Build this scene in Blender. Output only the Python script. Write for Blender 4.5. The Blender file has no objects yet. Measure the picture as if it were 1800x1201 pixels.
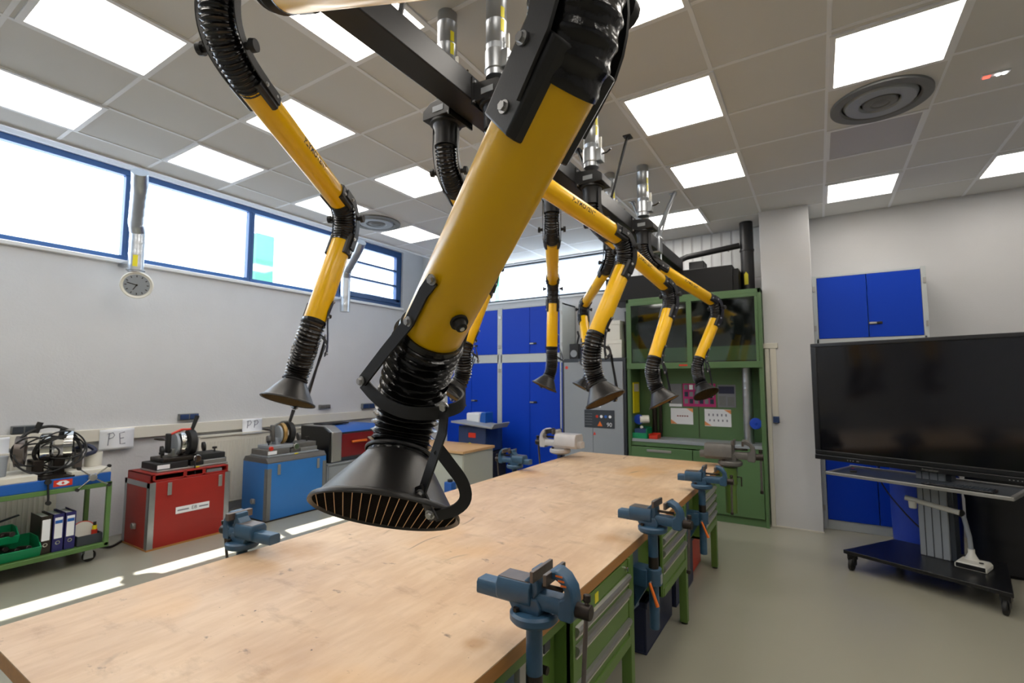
import bpy, bmesh, math, random
from mathutils import Vector as V, Matrix
random.seed(7)
PI = math.pi
R = math.radians
C = bpy.context.scene.collection
SC = bpy.context.scene

# ---------------------------------------------------------------- camera
cam = bpy.data.cameras.new('camera')
cam.sensor_width = 36.0
cam.lens = 854.6 * 36.0 / 1800.0
cam.clip_start = 0.02
cam.dof.use_dof = True
cam.dof.focus_distance = 0.86
cam.dof.aperture_fstop = 9.0
co = bpy.data.objects.new('camera', cam)
C.objects.link(co)
co.location = (0, 0, 1.63)
co.rotation_euler = (R(90 + 4.53), 0, R(32.14))
SC.camera = co

# ---------------------------------------------------------------- world, sun, exposure
SC.view_settings.view_transform = 'Standard'
SC.view_settings.look = 'None'
SC.view_settings.gamma = 1
SC.view_settings.exposure = 0.72
w = bpy.data.worlds.new('sky')
SC.world = w
w.use_nodes = True
wn = w.node_tree.nodes
wl = w.node_tree.links
bg = wn['Background']
tc = wn.new('ShaderNodeTexCoord')
mp = wn.new('ShaderNodeSeparateXYZ')
cr = wn.new('ShaderNodeValToRGB')
cr.color_ramp.elements[0].position = 0.45
cr.color_ramp.elements[0].color = (0.66, 0.76, 0.88, 1)
cr.color_ramp.elements[1].position = 0.75
cr.color_ramp.elements[1].color = (0.58, 0.78, 1.0, 1)
wl.new(tc.outputs['Generated'], mp.inputs[0])
wl.new(mp.outputs['Z'], cr.inputs['Fac'])
wl.new(cr.outputs[0], bg.inputs[0])
bg.inputs[1].default_value = 5.0
sd = bpy.data.lights.new('sun', 'SUN')
sd.energy = 15.0
sd.angle = R(0.6)
sd.color = (1.0, 0.98, 0.97)
so = bpy.data.objects.new('sun', sd)
C.objects.link(so)
so.location = (-12, 3, 12)
so.rotation_euler = V((1.32, -0.30, -2.92)).to_track_quat('-Z', 'Y').to_euler()
PANEL_STRENGTH = 5.5


def srgb(r, g, b):
    def f(c):
        c /= 255.0
        return c / 12.92 if c <= 0.04045 else ((c + 0.055) / 1.055) ** 2.4
    return (f(r), f(g), f(b), 1)


# ---------------------------------------------------------------- materials
def mat(name, col, rough=0.5, metal=0.0, noise=0.0, nscale=8.0, bump=0.0, bscale=60.0, coat=0.0, rvar=0.0, spec=None, stretch=None):
    m = bpy.data.materials.new(name)
    m.use_nodes = True
    nt = m.node_tree
    b = nt.nodes['Principled BSDF']
    b.inputs['Base Color'].default_value = col
    b.inputs['Roughness'].default_value = rough
    b.inputs['Metallic'].default_value = metal
    if coat:
        b.inputs['Coat Weight'].default_value = coat
        b.inputs['Coat Roughness'].default_value = 0.12
    if spec is not None:
        b.inputs['Specular IOR Level'].default_value = spec
    t = nt.nodes.new('ShaderNodeTexCoord')
    src = t.outputs['Object']
    if stretch:
        mpn = nt.nodes.new('ShaderNodeMapping')
        mpn.inputs['Scale'].default_value = stretch
        nt.links.new(src, mpn.inputs[0])
        src = mpn.outputs[0]
    n = nt.nodes.new('ShaderNodeTexNoise')
    n.inputs['Scale'].default_value = nscale
    n.inputs['Detail'].default_value = 5
    nt.links.new(src, n.inputs['Vector'])
    if noise:
        mx = nt.nodes.new('ShaderNodeMix')
        mx.data_type = 'RGBA'
        d = tuple(max(0, c * (1 - noise)) for c in col[:3]) + (1,)
        l = tuple(min(1, c * (1 + noise * .6)) for c in col[:3]) + (1,)
        mx.inputs[6].default_value = d
        mx.inputs[7].default_value = l
        nt.links.new(n.outputs[0], mx.inputs[0])
        nt.links.new(mx.outputs[2], b.inputs['Base Color'])
    if rvar:
        mr = nt.nodes.new('ShaderNodeMapRange')
        mr.inputs[3].default_value = max(0.02, rough - rvar)
        mr.inputs[4].default_value = min(1, rough + rvar)
        nt.links.new(n.outputs[0], mr.inputs[0])
        nt.links.new(mr.outputs[0], b.inputs['Roughness'])
    if bump:
        n2 = nt.nodes.new('ShaderNodeTexNoise')
        n2.inputs['Scale'].default_value = bscale
        n2.inputs['Detail'].default_value = 4
        nt.links.new(src, n2.inputs['Vector'])
        bp = nt.nodes.new('ShaderNodeBump')
        bp.inputs['Strength'].default_value = bump
        bp.inputs['Distance'].default_value = 0.01
        nt.links.new(n2.outputs[0], bp.inputs['Height'])
        nt.links.new(bp.outputs[0], b.inputs['Normal'])
    return m


def emis(name, col, strength):
    m = bpy.data.materials.new(name)
    m.use_nodes = True
    b = m.node_tree.nodes['Principled BSDF']
    b.inputs['Base Color'].default_value = col
    b.inputs['Emission Color'].default_value = col
    b.inputs['Emission Strength'].default_value = strength
    return m


def glass(name, tint=(1, 1, 1, 1), refl=0.08):
    m = bpy.data.materials.new(name)
    m.use_nodes = True
    nt = m.node_tree
    nt.nodes.clear()
    o = nt.nodes.new('ShaderNodeOutputMaterial')
    tr = nt.nodes.new('ShaderNodeBsdfTransparent')
    tr.inputs[0].default_value = tint
    gl = nt.nodes.new('ShaderNodeBsdfGlossy')
    gl.inputs['Roughness'].default_value = 0.05
    mx = nt.nodes.new('ShaderNodeMixShader')
    mx.inputs[0].default_value = refl
    nt.links.new(tr.outputs[0], mx.inputs[1])
    nt.links.new(gl.outputs[0], mx.inputs[2])
    nt.links.new(mx.outputs[0], o.inputs[0])
    return m


def wood_top():
    m = bpy.data.materials.new('worktop_board')
    m.use_nodes = True
    nt = m.node_tree
    L = nt.links
    b = nt.nodes['Principled BSDF']
    t = nt.nodes.new('ShaderNodeTexCoord')
    P = t.outputs['Object']

    def noise(scale, det=5, st=None, rough=.5):
        src = P
        if st:
            mpn = nt.nodes.new('ShaderNodeMapping')
            mpn.inputs['Scale'].default_value = st
            mpn.inputs['Rotation'].default_value = (0, 0, 0.5)
            L.new(P, mpn.inputs[0])
            src = mpn.outputs[0]
        n = nt.nodes.new('ShaderNodeTexNoise')
        n.inputs['Scale'].default_value = scale
        n.inputs['Detail'].default_value = det
        n.inputs['Roughness'].default_value = rough
        L.new(src, n.inputs['Vector'])
        return n.outputs[0]

    def ramp(src, p0, p1, c0=(0, 0, 0, 1), c1=(1, 1, 1, 1)):
        r = nt.nodes.new('ShaderNodeValToRGB')
        r.color_ramp.elements[0].position = p0
        r.color_ramp.elements[1].position = p1
        r.color_ramp.elements[0].color = c0
        r.color_ramp.elements[1].color = c1
        L.new(src, r.inputs[0])
        return r.outputs[0]

    def mix(f, a, c, blend='MIX'):
        x = nt.nodes.new('ShaderNodeMix')
        x.data_type = 'RGBA'
        x.blend_type = blend
        L.new(f, x.inputs[0]) if hasattr(f, 'links') else setattr(x.inputs[0], 'default_value', f)
        L.new(a, x.inputs[6]) if hasattr(a, 'links') else setattr(x.inputs[6], 'default_value', a)
        L.new(c, x.inputs[7]) if hasattr(c, 'links') else setattr(x.inputs[7], 'default_value', c)
        return x.outputs[2]
    base = ramp(noise(2.0, 6), .32, .68, srgb(196, 164, 130), srgb(224, 196, 162))
    fine = ramp(noise(26, 6, (1, .25, 1)), .38, .62)
    c = mix(fine, base, mix(1.0, base, (0.90, 0.86, 0.82, 1), 'MULTIPLY'))
    grime = ramp(noise(5, 6, (1, 2.2, 1), .65), .56, .70)
    c = mix(grime, c, mix(1.0, c, (0.80, 0.77, 0.74, 1), 'MULTIPLY'))
    dark = ramp(noise(7.3, 4, (1, 1.6, 1), .6), .66, .72)
    c = mix(dark, c, srgb(134, 112, 92))
    specks = ramp(noise(41, 3), .73, .76)
    c = mix(specks, c, srgb(96, 80, 66))
    warm = ramp(noise(1.3, 3), .58, .75)
    c = mix(warm, c, srgb(210, 165, 110))
    # scratches: thin distorted wave lines
    wv = nt.nodes.new('ShaderNodeTexWave')
    wv.inputs['Scale'].default_value = 0.9
    wv.inputs['Distortion'].default_value = 9
    wv.inputs['Detail'].default_value = 2
    L.new(P, wv.inputs[0])
    scr = ramp(wv.outputs[0], .0, .006, (1, 1, 1, 1), (0, 0, 0, 1))
    msk = ramp(noise(1.9, 2), .55, .6)
    sc = mix(1.0, scr, msk, 'MULTIPLY')
    c = mix(sc, c, srgb(150, 125, 100))
    # oil stains beside the vices
    geo = nt.nodes.new('ShaderNodeTexCoord')
    for (sx, sy, rr) in STAINS:
        sub = nt.nodes.new('ShaderNodeVectorMath')
        sub.operation = 'SUBTRACT'
        sub.inputs[1].default_value = (sx, sy, 0)
        L.new(geo.outputs['Object'], sub.inputs[0])
        sxyz = nt.nodes.new('ShaderNodeSeparateXYZ')
        L.new(sub.outputs[0], sxyz.inputs[0])
        cb = nt.nodes.new('ShaderNodeCombineXYZ')
        L.new(sxyz.outputs[0], cb.inputs[0])
        L.new(sxyz.outputs[1], cb.inputs[1])
        ln = nt.nodes.new('ShaderNodeVectorMath')
        ln.operation = 'LENGTH'
        L.new(cb.outputs[0], ln.inputs[0])
        ad = nt.nodes.new('ShaderNodeMath')
        ad.operation = 'MULTIPLY_ADD'
        L.new(noise(9, 3), ad.inputs[0])
        ad.inputs[1].default_value = rr * 0.9
        L.new(ln.outputs['Value'], ad.inputs[2])
        f = ramp(ad.outputs[0], rr * .8, rr * 1.5, (.55, .55, .55, 1), (0, 0, 0, 1))
        c = mix(f, c, srgb(168, 120, 58))
    L.new(c, b.inputs['Base Color'])
    rn = nt.nodes.new('ShaderNodeMapRange')
    rn.inputs[3].default_value = 0.34
    rn.inputs[4].default_value = 0.55
    L.new(noise(6, 4), rn.inputs[0])
    L.new(rn.outputs[0], b.inputs['Roughness'])
    bp = nt.nodes.new('ShaderNodeBump')
    bp.inputs['Strength'].default_value = .06
    bp.inputs['Distance'].default_value = .01
    L.new(noise(45, 5), bp.inputs['Height'])
    L.new(bp.outputs[0], b.inputs['Normal'])
    return m


STAINS = [(-2.12, 1.45, .16), (-.93, 2.42, .09), (-2.15, 3.75, .10), (-2.15, 4.75, .10), (-.92, 1.25, .05)]
M = {}
M['wall'] = mat('painted_wall', srgb(205, 205, 206), .75, noise=.04, nscale=3, bump=.12, bscale=90)
M['wall_rough'] = mat('rough_painted_wall', srgb(205, 206, 208), .8, noise=.05, nscale=4, bump=.25, bscale=50)
M['white'] = mat('white_paint', srgb(225, 226, 226), .5)
M['cream'] = mat('cream_plastic', srgb(214, 210, 198), .5)
M['ceil'] = mat('ceiling_tile', srgb(214, 214, 213), .9, noise=.05, nscale=2, bump=.1, bscale=200)
M['grid'] = mat('ceiling_grid', srgb(232, 234, 238), .5)
M['floor'] = mat('grey_floor_coating', srgb(154, 151, 136), .24, noise=.05, nscale=.9, rvar=.05, bump=.01, bscale=12)
M['panel'] = emis('lamp_diffuser', (1.0, 0.94, 0.86, 1), PANEL_STRENGTH)
M['paneloff'] = mat('unlit_diffuser', srgb(176, 174, 176), .4)
M['bluefr'] = mat('blue_window_frame', srgb(30, 72, 122), .4)
M['glass'] = glass('window_glass')
M['sash'] = glass('sash_glass', (.74, .80, .78, 1), .07)
M['yellow'] = mat('yellow_tube_paint', srgb(245, 190, 0), .30, coat=.10)
M['black'] = mat('black_powder_coat', srgb(26, 26, 28), .42, bump=.04, bscale=400)
M['hose'] = mat('black_hose_vinyl', srgb(17, 17, 19), .2, noise=.2, nscale=30, bump=.22, bscale=38)
M['hood'] = mat('black_hood_plastic', srgb(32, 31, 31), .38, bump=.03, bscale=500)
M['shadeblack'] = mat('shade_black_mesh', srgb(10, 10, 10), .9, spec=.05)  # near-black for the grille bars and the painted shade behind them
M['rubber'] = mat('black_rubber', srgb(24, 24, 25), .6)
M['steel'] = mat('zinc_bolt_steel', srgb(190, 190, 190), .3, 1.0, rvar=.1, nscale=30)
M['mesh'] = mat('brass_grille_wire', srgb(176, 140, 84), .4, .6)
M['galv'] = mat('galvanised_duct', srgb(176, 180, 184), .33, .9, noise=.15, nscale=14, rvar=.1)
M['vise'] = mat('blue_vice_enamel', srgb(52, 86, 114), .36, noise=.25, nscale=18, rvar=.1, bump=.08, bscale=60)
M['vjaw'] = mat('worn_jaw_steel', srgb(112, 104, 100), .38, .75, noise=.3, nscale=30)
M['vdark'] = mat('dark_oily_steel', srgb(58, 52, 48), .4, .7, noise=.3, nscale=30)
M['vgrey'] = mat('grey_vice_enamel', srgb(104, 102, 98), .5, .2, noise=.25, nscale=20, bump=.1)
M['vpale'] = mat('pale_vice_enamel', srgb(196, 192, 190), .4, .1, noise=.12, nscale=20)
M['green'] = mat('green_bench_enamel', srgb(92, 122, 54), .4, noise=.08, nscale=6)
M['dgreen'] = mat('green_cabinet_enamel', srgb(84, 116, 74), .45, noise=.08, nscale=5)
M['tgreen'] = mat('green_trolley_enamel', srgb(88, 124, 66), .45, noise=.1, nscale=8)
M['alu'] = mat('aluminium_pull', srgb(176, 175, 172), .35, .8, rvar=.08, nscale=12)
M['top'] = wood_top()
M['edge'] = mat('beech_edge', srgb(176, 122, 62), .45, noise=.3, nscale=10, stretch=(4, .6, 6))
M['red'] = mat('red_crate_paint', srgb(158, 34, 26), .42, noise=.18, nscale=5)
M['crateblue'] = mat('blue_crate_paint', srgb(44, 116, 190), .45, noise=.1, nscale=5)
M['cgrey'] = mat('grey_crate_edge', srgb(112, 114, 114), .55, noise=.15, nscale=20)
M['dgrey'] = mat('dark_grey_lid', srgb(88, 86, 84), .6, noise=.1, nscale=12)
M['cabblue'] = mat('blue_cabinet_door', srgb(0, 62, 190), .5, noise=.03, nscale=3, spec=.25)
M['cabfr'] = mat('light_grey_cabinet_frame', srgb(190, 196, 196), .45)
M['greymetal'] = mat('grey_sheet_metal', srgb(148, 154, 160), .45, noise=.04)
M['darkmetal'] = mat('anthracite_sheet_metal', srgb(50, 56, 64), .45)
M['darkpanel'] = mat('dark_booth_interior', srgb(14, 14, 16), .45, spec=.3)
M['screen'] = mat('dark_screen_glass', srgb(15, 15, 19), .11)
M['bezel'] = mat('black_bezel', srgb(18, 19, 22), .3)
M['plastic'] = mat('white_plastic', srgb(226, 224, 214), .4)
M['paper'] = mat('white_paper', srgb(234, 236, 240), .8)
M['ink'] = mat('grey_marker_ink', srgb(120, 124, 138), .7)
M['inkblack'] = mat('black_print', srgb(22, 22, 22), .6)
M['navy'] = mat('navy_plastic', srgb(24, 34, 66), .45, noise=.15)
M['binder'] = mat('navy_binder_board', srgb(34, 32, 98), .5)
M['bgreen'] = mat('green_bin_plastic', srgb(14, 140, 92), .35)
M['orange'] = mat('orange_handle_plastic', srgb(228, 112, 34), .4)
M['redp'] = mat('red_plastic', srgb(206, 52, 30), .4)
M['capblue'] = mat('blue_nozzle_plastic', srgb(22, 70, 190), .4)
M['yel'] = mat('yellow_label', srgb(228, 214, 24), .5)
M['trblue'] = mat('blue_rail_enamel', srgb(30, 92, 176), .35)
M['chrome'] = mat('polished_chrome', srgb(200, 200, 196), .12, 1.0)
M['barrel'] = mat('blue_drum_plastic', srgb(34, 66, 176), .5)
M['bblack'] = mat('black_drum_plastic', srgb(26, 27, 32), .5)
M['teal'] = mat('dark_blue_machine', srgb(36, 60, 104), .45)
M['beige'] = mat('beige_cabinet', srgb(190, 192, 178), .5)
M['woodt'] = mat('light_wood_top', srgb(212, 170, 120), .5, noise=.12, stretch=(1, 8, 1))
M['crimson'] = mat('crimson_lid', srgb(120, 16, 24), .3)
M['mag'] = mat('magenta_print', srgb(176, 40, 110), .6)
M['greyprint'] = mat('grey_print', srgb(120, 122, 128), .6)
M['orangeprint'] = mat('orange_print', srgb(228, 150, 96), .6)
M['extwhite'] = mat('pale_facade', srgb(232, 238, 244), .8)
M['extgreen'] = mat('green_facade_post', srgb(60, 130, 96), .7)
M['redled'] = emis('red_led', (1, .12, .08, 1), 1.2)
M['whiteled'] = emis('white_led', (1, 1, 1, 1), 8)


# ---------------------------------------------------------------- mesh builder
def frame(d, hint=None):
    d = V(d).normalized()
    h = V(hint) if hint is not None else (V((0, 0, 1)) if abs(d.z) < .95 else V((1, 0, 0)))
    x = (h - d * h.dot(d))
    if x.length < 1e-6:
        h = V((0, 1, 0))
        x = h - d * h.dot(d)
    x.normalize()
    y = d.cross(x)
    return x, y, d


class MB:
    def __init__(s):
        s.v = []
        s.f = []
        s.m = []
        s.k = 0

    def add(s, vs, fs):
        o = len(s.v)
        s.v += [V(p) for p in vs]
        for f in fs:
            s.f.append([i + o for i in f])
            s.m.append(s.k)
        return s

    def mat(s, k):
        s.k = k
        return s

    def box(s, a, b, rz=0, about=None, mx=None):
        (x0, y0, z0), (x1, y1, z1) = a, b
        vs = [V((x, y, z)) for z in (z0, z1) for y in (y0, y1) for x in (x0, x1)]
        if rz:
            c = V(about) if about is not None else (V(a) + V(b)) / 2
            rm = Matrix.Rotation(rz, 3, 'Z')
            vs = [c + rm @ (p - c) for p in vs]
        if mx is not None:
            vs = [mx @ p for p in vs]
        return s.add(vs, [(0, 2, 3, 1), (4, 5, 7, 6), (0, 1, 5, 4), (2, 6, 7, 3), (0, 4, 6, 2), (1, 3, 7, 5)])

    def cyl(s, p0, p1, r0, r1=None, n=24, caps=True):
        r1 = r0 if r1 is None else r1
        p0, p1 = V(p0), V(p1)
        x, y, d = frame(p1 - p0)
        vs = []
        for p, r in ((p0, r0), (p1, r1)):
            for i in range(n):
                a = 2 * PI * i / n
                vs.append(p + x * (r * math.cos(a)) + y * (r * math.sin(a)))
        fs = [(i, (i + 1) % n, n + (i + 1) % n, n + i) for i in range(n)]
        if caps:
            fs += [tuple(reversed(range(n))), tuple(range(n, 2 * n))]
        return s.add(vs, fs)

    def lathe(s, prof, p0, d, n=32, hint=None, closed=False):
        """prof: list of (radius, distance along d)"""
        p0 = V(p0)
        x, y, d = frame(d, hint)
        vs = []
        for r, t in prof:
            for i in range(n):
                a = 2 * PI * i / n
                vs.append(p0 + d * t + x * (r * math.cos(a)) + y * (r * math.sin(a)))
        fs = []
        K = len(prof)
        rng = range(K) if closed else range(K - 1)
        for j in rng:
            j2 = (j + 1) % K
            for i in range(n):
                i2 = (i + 1) % n
                fs.append((j * n + i, j * n + i2, j2 * n + i2, j2 * n + i))
        if not closed:
            if prof[0][0] > 1e-5:
                fs.append(tuple(reversed(range(n))))
            if prof[-1][0] > 1e-5:
                fs.append(tuple(range((K - 1) * n, K * n)))
        return s.add(vs, fs)

    def sweep(s, pts, rad, n=16, caps=True, prof=None, hint=None, loop=False):
        """tube along pts; rad number or function(i, angle); prof: list of (x,y) cross section"""
        pts = [V(p) for p in pts]
        K = len(pts)
        tang = []
        for i in range(K):
            a = pts[max(0, i - 1)] if not loop else pts[i - 1]
            b = pts[min(K - 1, i + 1)] if not loop else pts[(i + 1) % K]
            tang.append((b - a).normalized())
        x, y, d = frame(tang[0], hint)
        vs = []
        nn = len(prof) if prof else n
        for i in range(K):
            t = tang[i]
            x = (x - t * x.dot(t)).normalized()
            y = t.cross(x)
            for j in range(nn):
                if prof:
                    px, py = prof[j]
                    vs.append(pts[i] + x * px + y * py)
                else:
                    a = 2 * PI * j / n
                    r = rad(i, a) if callable(rad) else rad
                    vs.append(pts[i] + x * (r * math.cos(a)) + y * (r * math.sin(a)))
        fs = []
        for i in range(K if loop else K - 1):
            i2 = (i + 1) % K
            for j in range(nn):
                j2 = (j + 1) % nn
                fs.append((i * nn + j, i * nn + j2, i2 * nn + j2, i2 * nn + j))
        if caps and not loop:
            fs += [tuple(reversed(range(nn))), tuple(range((K - 1) * nn, K * nn))]
        return s.add(vs, fs)

    def ribbon(s, pts, norms, w, t):
        """flat strip: pts centreline, norms = direction of the strip's face normal at each point"""
        pts = [V(p) for p in pts]
        K = len(pts)
        vs = []
        for i in range(K):
            a = pts[max(0, i - 1)]
            b = pts[min(K - 1, i + 1)]
            tg = (b - a).normalized()
            nn = V(norms[i])
            nn = (nn - tg * nn.dot(tg)).normalized()
            bb = tg.cross(nn)
            for (p, q) in ((-1, -1), (1, -1), (1, 1), (-1, 1)):
                vs.append(pts[i] + bb * (p * w / 2) + nn * (q * t / 2))
        fs = []
        for i in range(K - 1):
            for j in range(4):
                j2 = (j + 1) % 4
                fs.append((i * 4 + j, i * 4 + j2, (i + 1) * 4 + j2, (i + 1) * 4 + j))
        fs += [(3, 2, 1, 0), tuple(range((K - 1) * 4, K * 4))]
        return s.add(vs, fs)

    def prism(s, poly, o, ax, ay, d):
        """2D polygon in axes ax, ay from origin o extruded along vector d"""
        o, ax, ay, d = V(o), V(ax), V(ay), V(d)
        n = len(poly)
        vs = [o + ax * p[0] + ay * p[1] for p in poly] + [o + ax * p[0] + ay * p[1] + d for p in poly]
        fs = [tuple(reversed(range(n))), tuple(range(n, 2 * n))] + [(i, (i + 1) % n, n + (i + 1) % n, n + i) for i in range(n)]
        return s.add(vs, fs)

    def build(s, name, m, parent=None, bevel=0, smooth=35, org=(0, 0, 0), seg=2):
        me = bpy.data.meshes.new(name)
        o3 = V(org)
        me.from_pydata([tuple(p - o3) for p in s.v], [], s.f)
        ms = m if isinstance(m, (list, tuple)) else [m]
        for q in ms:
            me.materials.append(M[q] if isinstance(q, str) else q)
        if len(ms) > 1:
            me.polygons.foreach_set('material_index', s.m)
        bm = bmesh.new()
        bm.from_mesh(me)
        bmesh.ops.recalc_face_normals(bm, faces=bm.faces)
        bm.to_mesh(me)
        bm.free()
        if smooth:
            me.polygons.foreach_set('use_smooth', [True] * len(me.polygons))
            me.set_sharp_from_angle(angle=R(smooth))
        ob = bpy.data.objects.new(name, me)
        C.objects.link(ob)
        if parent is not None:
            ob.parent = parent
        if bevel:
            bv = ob.modifiers.new('bevel', 'BEVEL')
            bv.width = bevel
            bv.segments = seg
            bv.limit_method = 'ANGLE'
            bv.angle_limit = R(40)
            bv.harden_normals = False
        return ob


def tag(o, label=None, cat=None, group=None, kind=None):
    if label:
        o['label'] = label
    if cat:
        o['category'] = cat
    if group:
        o['group'] = group
    if kind:
        o['kind'] = kind
    return o


def thing(name, label, cat, loc=(0, 0, 0), rz=0, group=None):
    o = bpy.data.objects.new(name, None)
    o.empty_display_size = .05
    C.objects.link(o)
    o.location = loc
    o.rotation_euler = (0, 0, rz)
    return tag(o, label, cat, group)


def struct(name, mb, m, **k):
    o = mb.build(name, m, **k)
    o['kind'] = 'structure'
    return o


def copy_tree(o, parent=None):
    c = o.copy()
    C.objects.link(c)
    c.parent = parent
    for ch in [x for x in list(bpy.data.objects) if x.parent == o]:
        copy_tree(ch, c)
    return c


def text_mesh(s, size, align='CENTER', bold=0.0):
    cu = bpy.data.curves.new('lettering', 'FONT')
    cu.body = s
    cu.size = size
    cu.align_x = align
    cu.align_y = 'CENTER'
    cu.resolution_u = 3
    cu.offset = bold
    ob = bpy.data.objects.new('lettering', cu)
    C.objects.link(ob)
    bpy.context.view_layer.update()
    dg = bpy.context.evaluated_depsgraph_get()
    me = bpy.data.meshes.new_from_object(ob.evaluated_get(dg))
    vs = [v.co.copy() for v in me.vertices]
    fs = [tuple(p.vertices) for p in me.polygons]
    bpy.data.objects.remove(ob)
    bpy.data.meshes.remove(me)
    return vs, fs


def flat_text(s, size, o, ax, ay, m, parent, name='lettering', org=(0, 0, 0), bold=0.0, mats=None):
    vs, fs = text_mesh(s, size, bold=bold)
    o, ax, ay = V(o), V(ax).normalized(), V(ay).normalized()
    mb = MB()
    mb.add([o + ax * p.x + ay * p.y for p in vs], fs)
    return mb.build(name, m, parent, smooth=0, org=org)


def bez(p0, p1, p2, p3, n):
    p0, p1, p2, p3 = V(p0), V(p1), V(p2), V(p3)
    out = []
    for i in range(n + 1):
        t = i / n
        a = 1 - t
        out.append(p0 * a ** 3 + p1 * (3 * a * a * t) + p2 * (3 * a * t * t) + p3 * t ** 3)
    return out


def hosecurve(a, da, b, db, n, k=.42):
    a, b = V(a), V(b)
    L = (b - a).length
    return bez(a, a + V(da).normalized() * L * k, b - V(db).normalized() * L * k, b, n)


# ================================================================= SETTING
XL, YF, ZC = -6.35, 6.89, 3.605
XR, YB = 5.0, -3.6
YE = 6.36
struct('floor', MB().box((XL - .3, YB, -.12), (XR, YF + .3, 0)), 'floor')
struct('ceiling', MB().box((-5.24, YB, ZC), (XR, YF + .3, ZC + .06)), 'ceil')
g = MB()
xs = [.134 + .632 * k for k in range(-8, 8)]
ys = [3.806 + .632 * k for k in range(-11, 5)]
for x in xs:
    g.box((x - .012, YB, ZC - .004), (x + .012, YF, ZC))
for y in ys:
    g.box((-5.24, y - .012, ZC - .0035), (XR, y + .012, ZC))
struct('trim_1', g, 'grid')
# the raised slot along the window wall
mb = MB()
mb.box((-5.26, YB, ZC - .015), (-5.235, YF + .1, 4.16))
struct('trim_2', mb, 'white')
struct('ceiling_window_slot', MB().box((XL - .3, YB, 4.16), (-5.2, YF + .3, 4.22)), 'white')
# left wall with strip window opening z 2.92 .. 3.955
mb = MB()
mb.box((XL - .2, YB, 0), (XL, YF + .3, 2.92)).box((XL - .2, YB, 3.955), (XL, YF + .3, 4.16)).box((XL - .2, YE, 2.92), (XL, YF + .3, 3.955))
mb.box((XL - .2, YB, 2.92), (XL, -1.93, 3.955))
struct('wall_left', mb, 'wall_rough')
struct('trim_3', MB().box((XL - .02, -1.93, 2.885), (XL + .045, YE, 2.925)), 'white', bevel=.006)
# far wall with window
mb = MB()
mb.box((XL, YF, 0), (XR, YF + .3, 2.955)).box((XL, YF, 3.60), (-5.2, YF + .3, 4.16)).box((-5.2, YF, 3.585), (XR, YF + .3, ZC + .06))
mb.box((XL, YF, 2.955), (-4.88, YF + .3, 3.60)).box((-2.40, YF, 2.955), (XR, YF + .3, 3.585))
struct('wall_far', mb, 'wall')
mb = MB()
x = -2.38
while x < -.55:
    mb.box((x, YF - .008, 2.95), (x + .10, YF, 3.59))
    x += .125
struct('trim_5', mb, 'white', bevel=.002)
struct('wall_right', MB().box((XR, YB, 0), (XR + .2, YF + .3, ZC)), 'wall')
struct('wall_back', MB().box((XL - .3, YB - .2, 0), (XR + .2, YB, 4.2)), 'wall')
# pillar
struct('wall_pillar', MB().box((-.515, 6.29, 0), (-.018, YF, ZC)), 'wall', bevel=.004)


def window(name, y0, y1, bars=False, axis='y'):
    fr = MB()
    t = .065
    z0, z1 = 2.925, 3.955
    X0, X1 = XL - .12, XL - .04
    fr.box((X0, y0, z0), (X1, y1, z0 + t)).box((X0, y0, z1 - t), (X1, y1, z1))
    fr.box((X0, y0, z0 + t), (X1, y0 + t * .6, z1 - t)).box((X0, y1 - t * .6, z0 + t), (X1, y1, z1 - t))
    if bars:
        a, b = y0 + .05, y1 - .05
        fr.box((X0 + .02, a, z0 + t), (X1 + .02, b, z0 + .15)).box((X0 + .02, a, z1 - .12), (X1 + .02, b, z1 - t))
        fr.box((X0 + .02, a, z0 + .1), (X1 + .02, a + .09, z1 - .1)).box((X0 + .02, b - .09, z0 + .1), (X1 + .02, b, z1 - .1))
        for k in (1, 2):
            zz = z0 + .12 + (z1 - z0 - .22) * k / 3
            fr.box((X0 + .02, a, zz - .018), (X1 + .015, b, zz + .018))
    o = struct(name, fr, 'bluefr', bevel=.004)
    MB().box((X0 + .035, y0 + .02, z0 + .03), (X0 + .042, y1 - .02, z1 - .03)).build('pane', 'glass', o, smooth=0)
    return o


wy = [-1.93, -.56, .81, 2.19, 3.57, 4.97, YE]
for k in range(6):
    window('window_%d' % (k + 1), wy[k], wy[k + 1], bars=(k == 5))
fr = MB()
fr.box((-4.88, YF + .05, 2.96), (-2.4, YF + .12, 3.0)).box((-4.88, YF + .05, 3.56), (-2.4, YF + .12, 3.585))
fr.box((-4.88, YF + .05, 3.0), (-4.85, YF + .12, 3.56)).box((-2.43, YF + .05, 3.0), (-2.4, YF + .12, 3.56)).box((-3.66, YF + .05, 3.0), (-3.63, YF + .12, 3.56))
o = struct('window_7', fr, 'darkmetal', bevel=.003)
MB().box((-4.86, YF + .08, 2.98), (-2.42, YF + .086, 3.575)).build('pane', 'glass', o, smooth=0)
struct('trim_6', MB().box((-4.92, YF - .03, 2.93), (-2.38, YF + .02, 2.957)), 'white')
# low skirting at the pillar and cupboards
struct('baseboard_pillar', MB().box((-.52, 6.283, 0), (-.013, 6.292, .012)), 'cream')

# ceiling cable trunking on the window wall
tr = MB().box((XL, -2.5, 1.0), (XL + .055, YF, 1.125))
struct('trim_7', tr, 'cream', bevel=.006)

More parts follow.
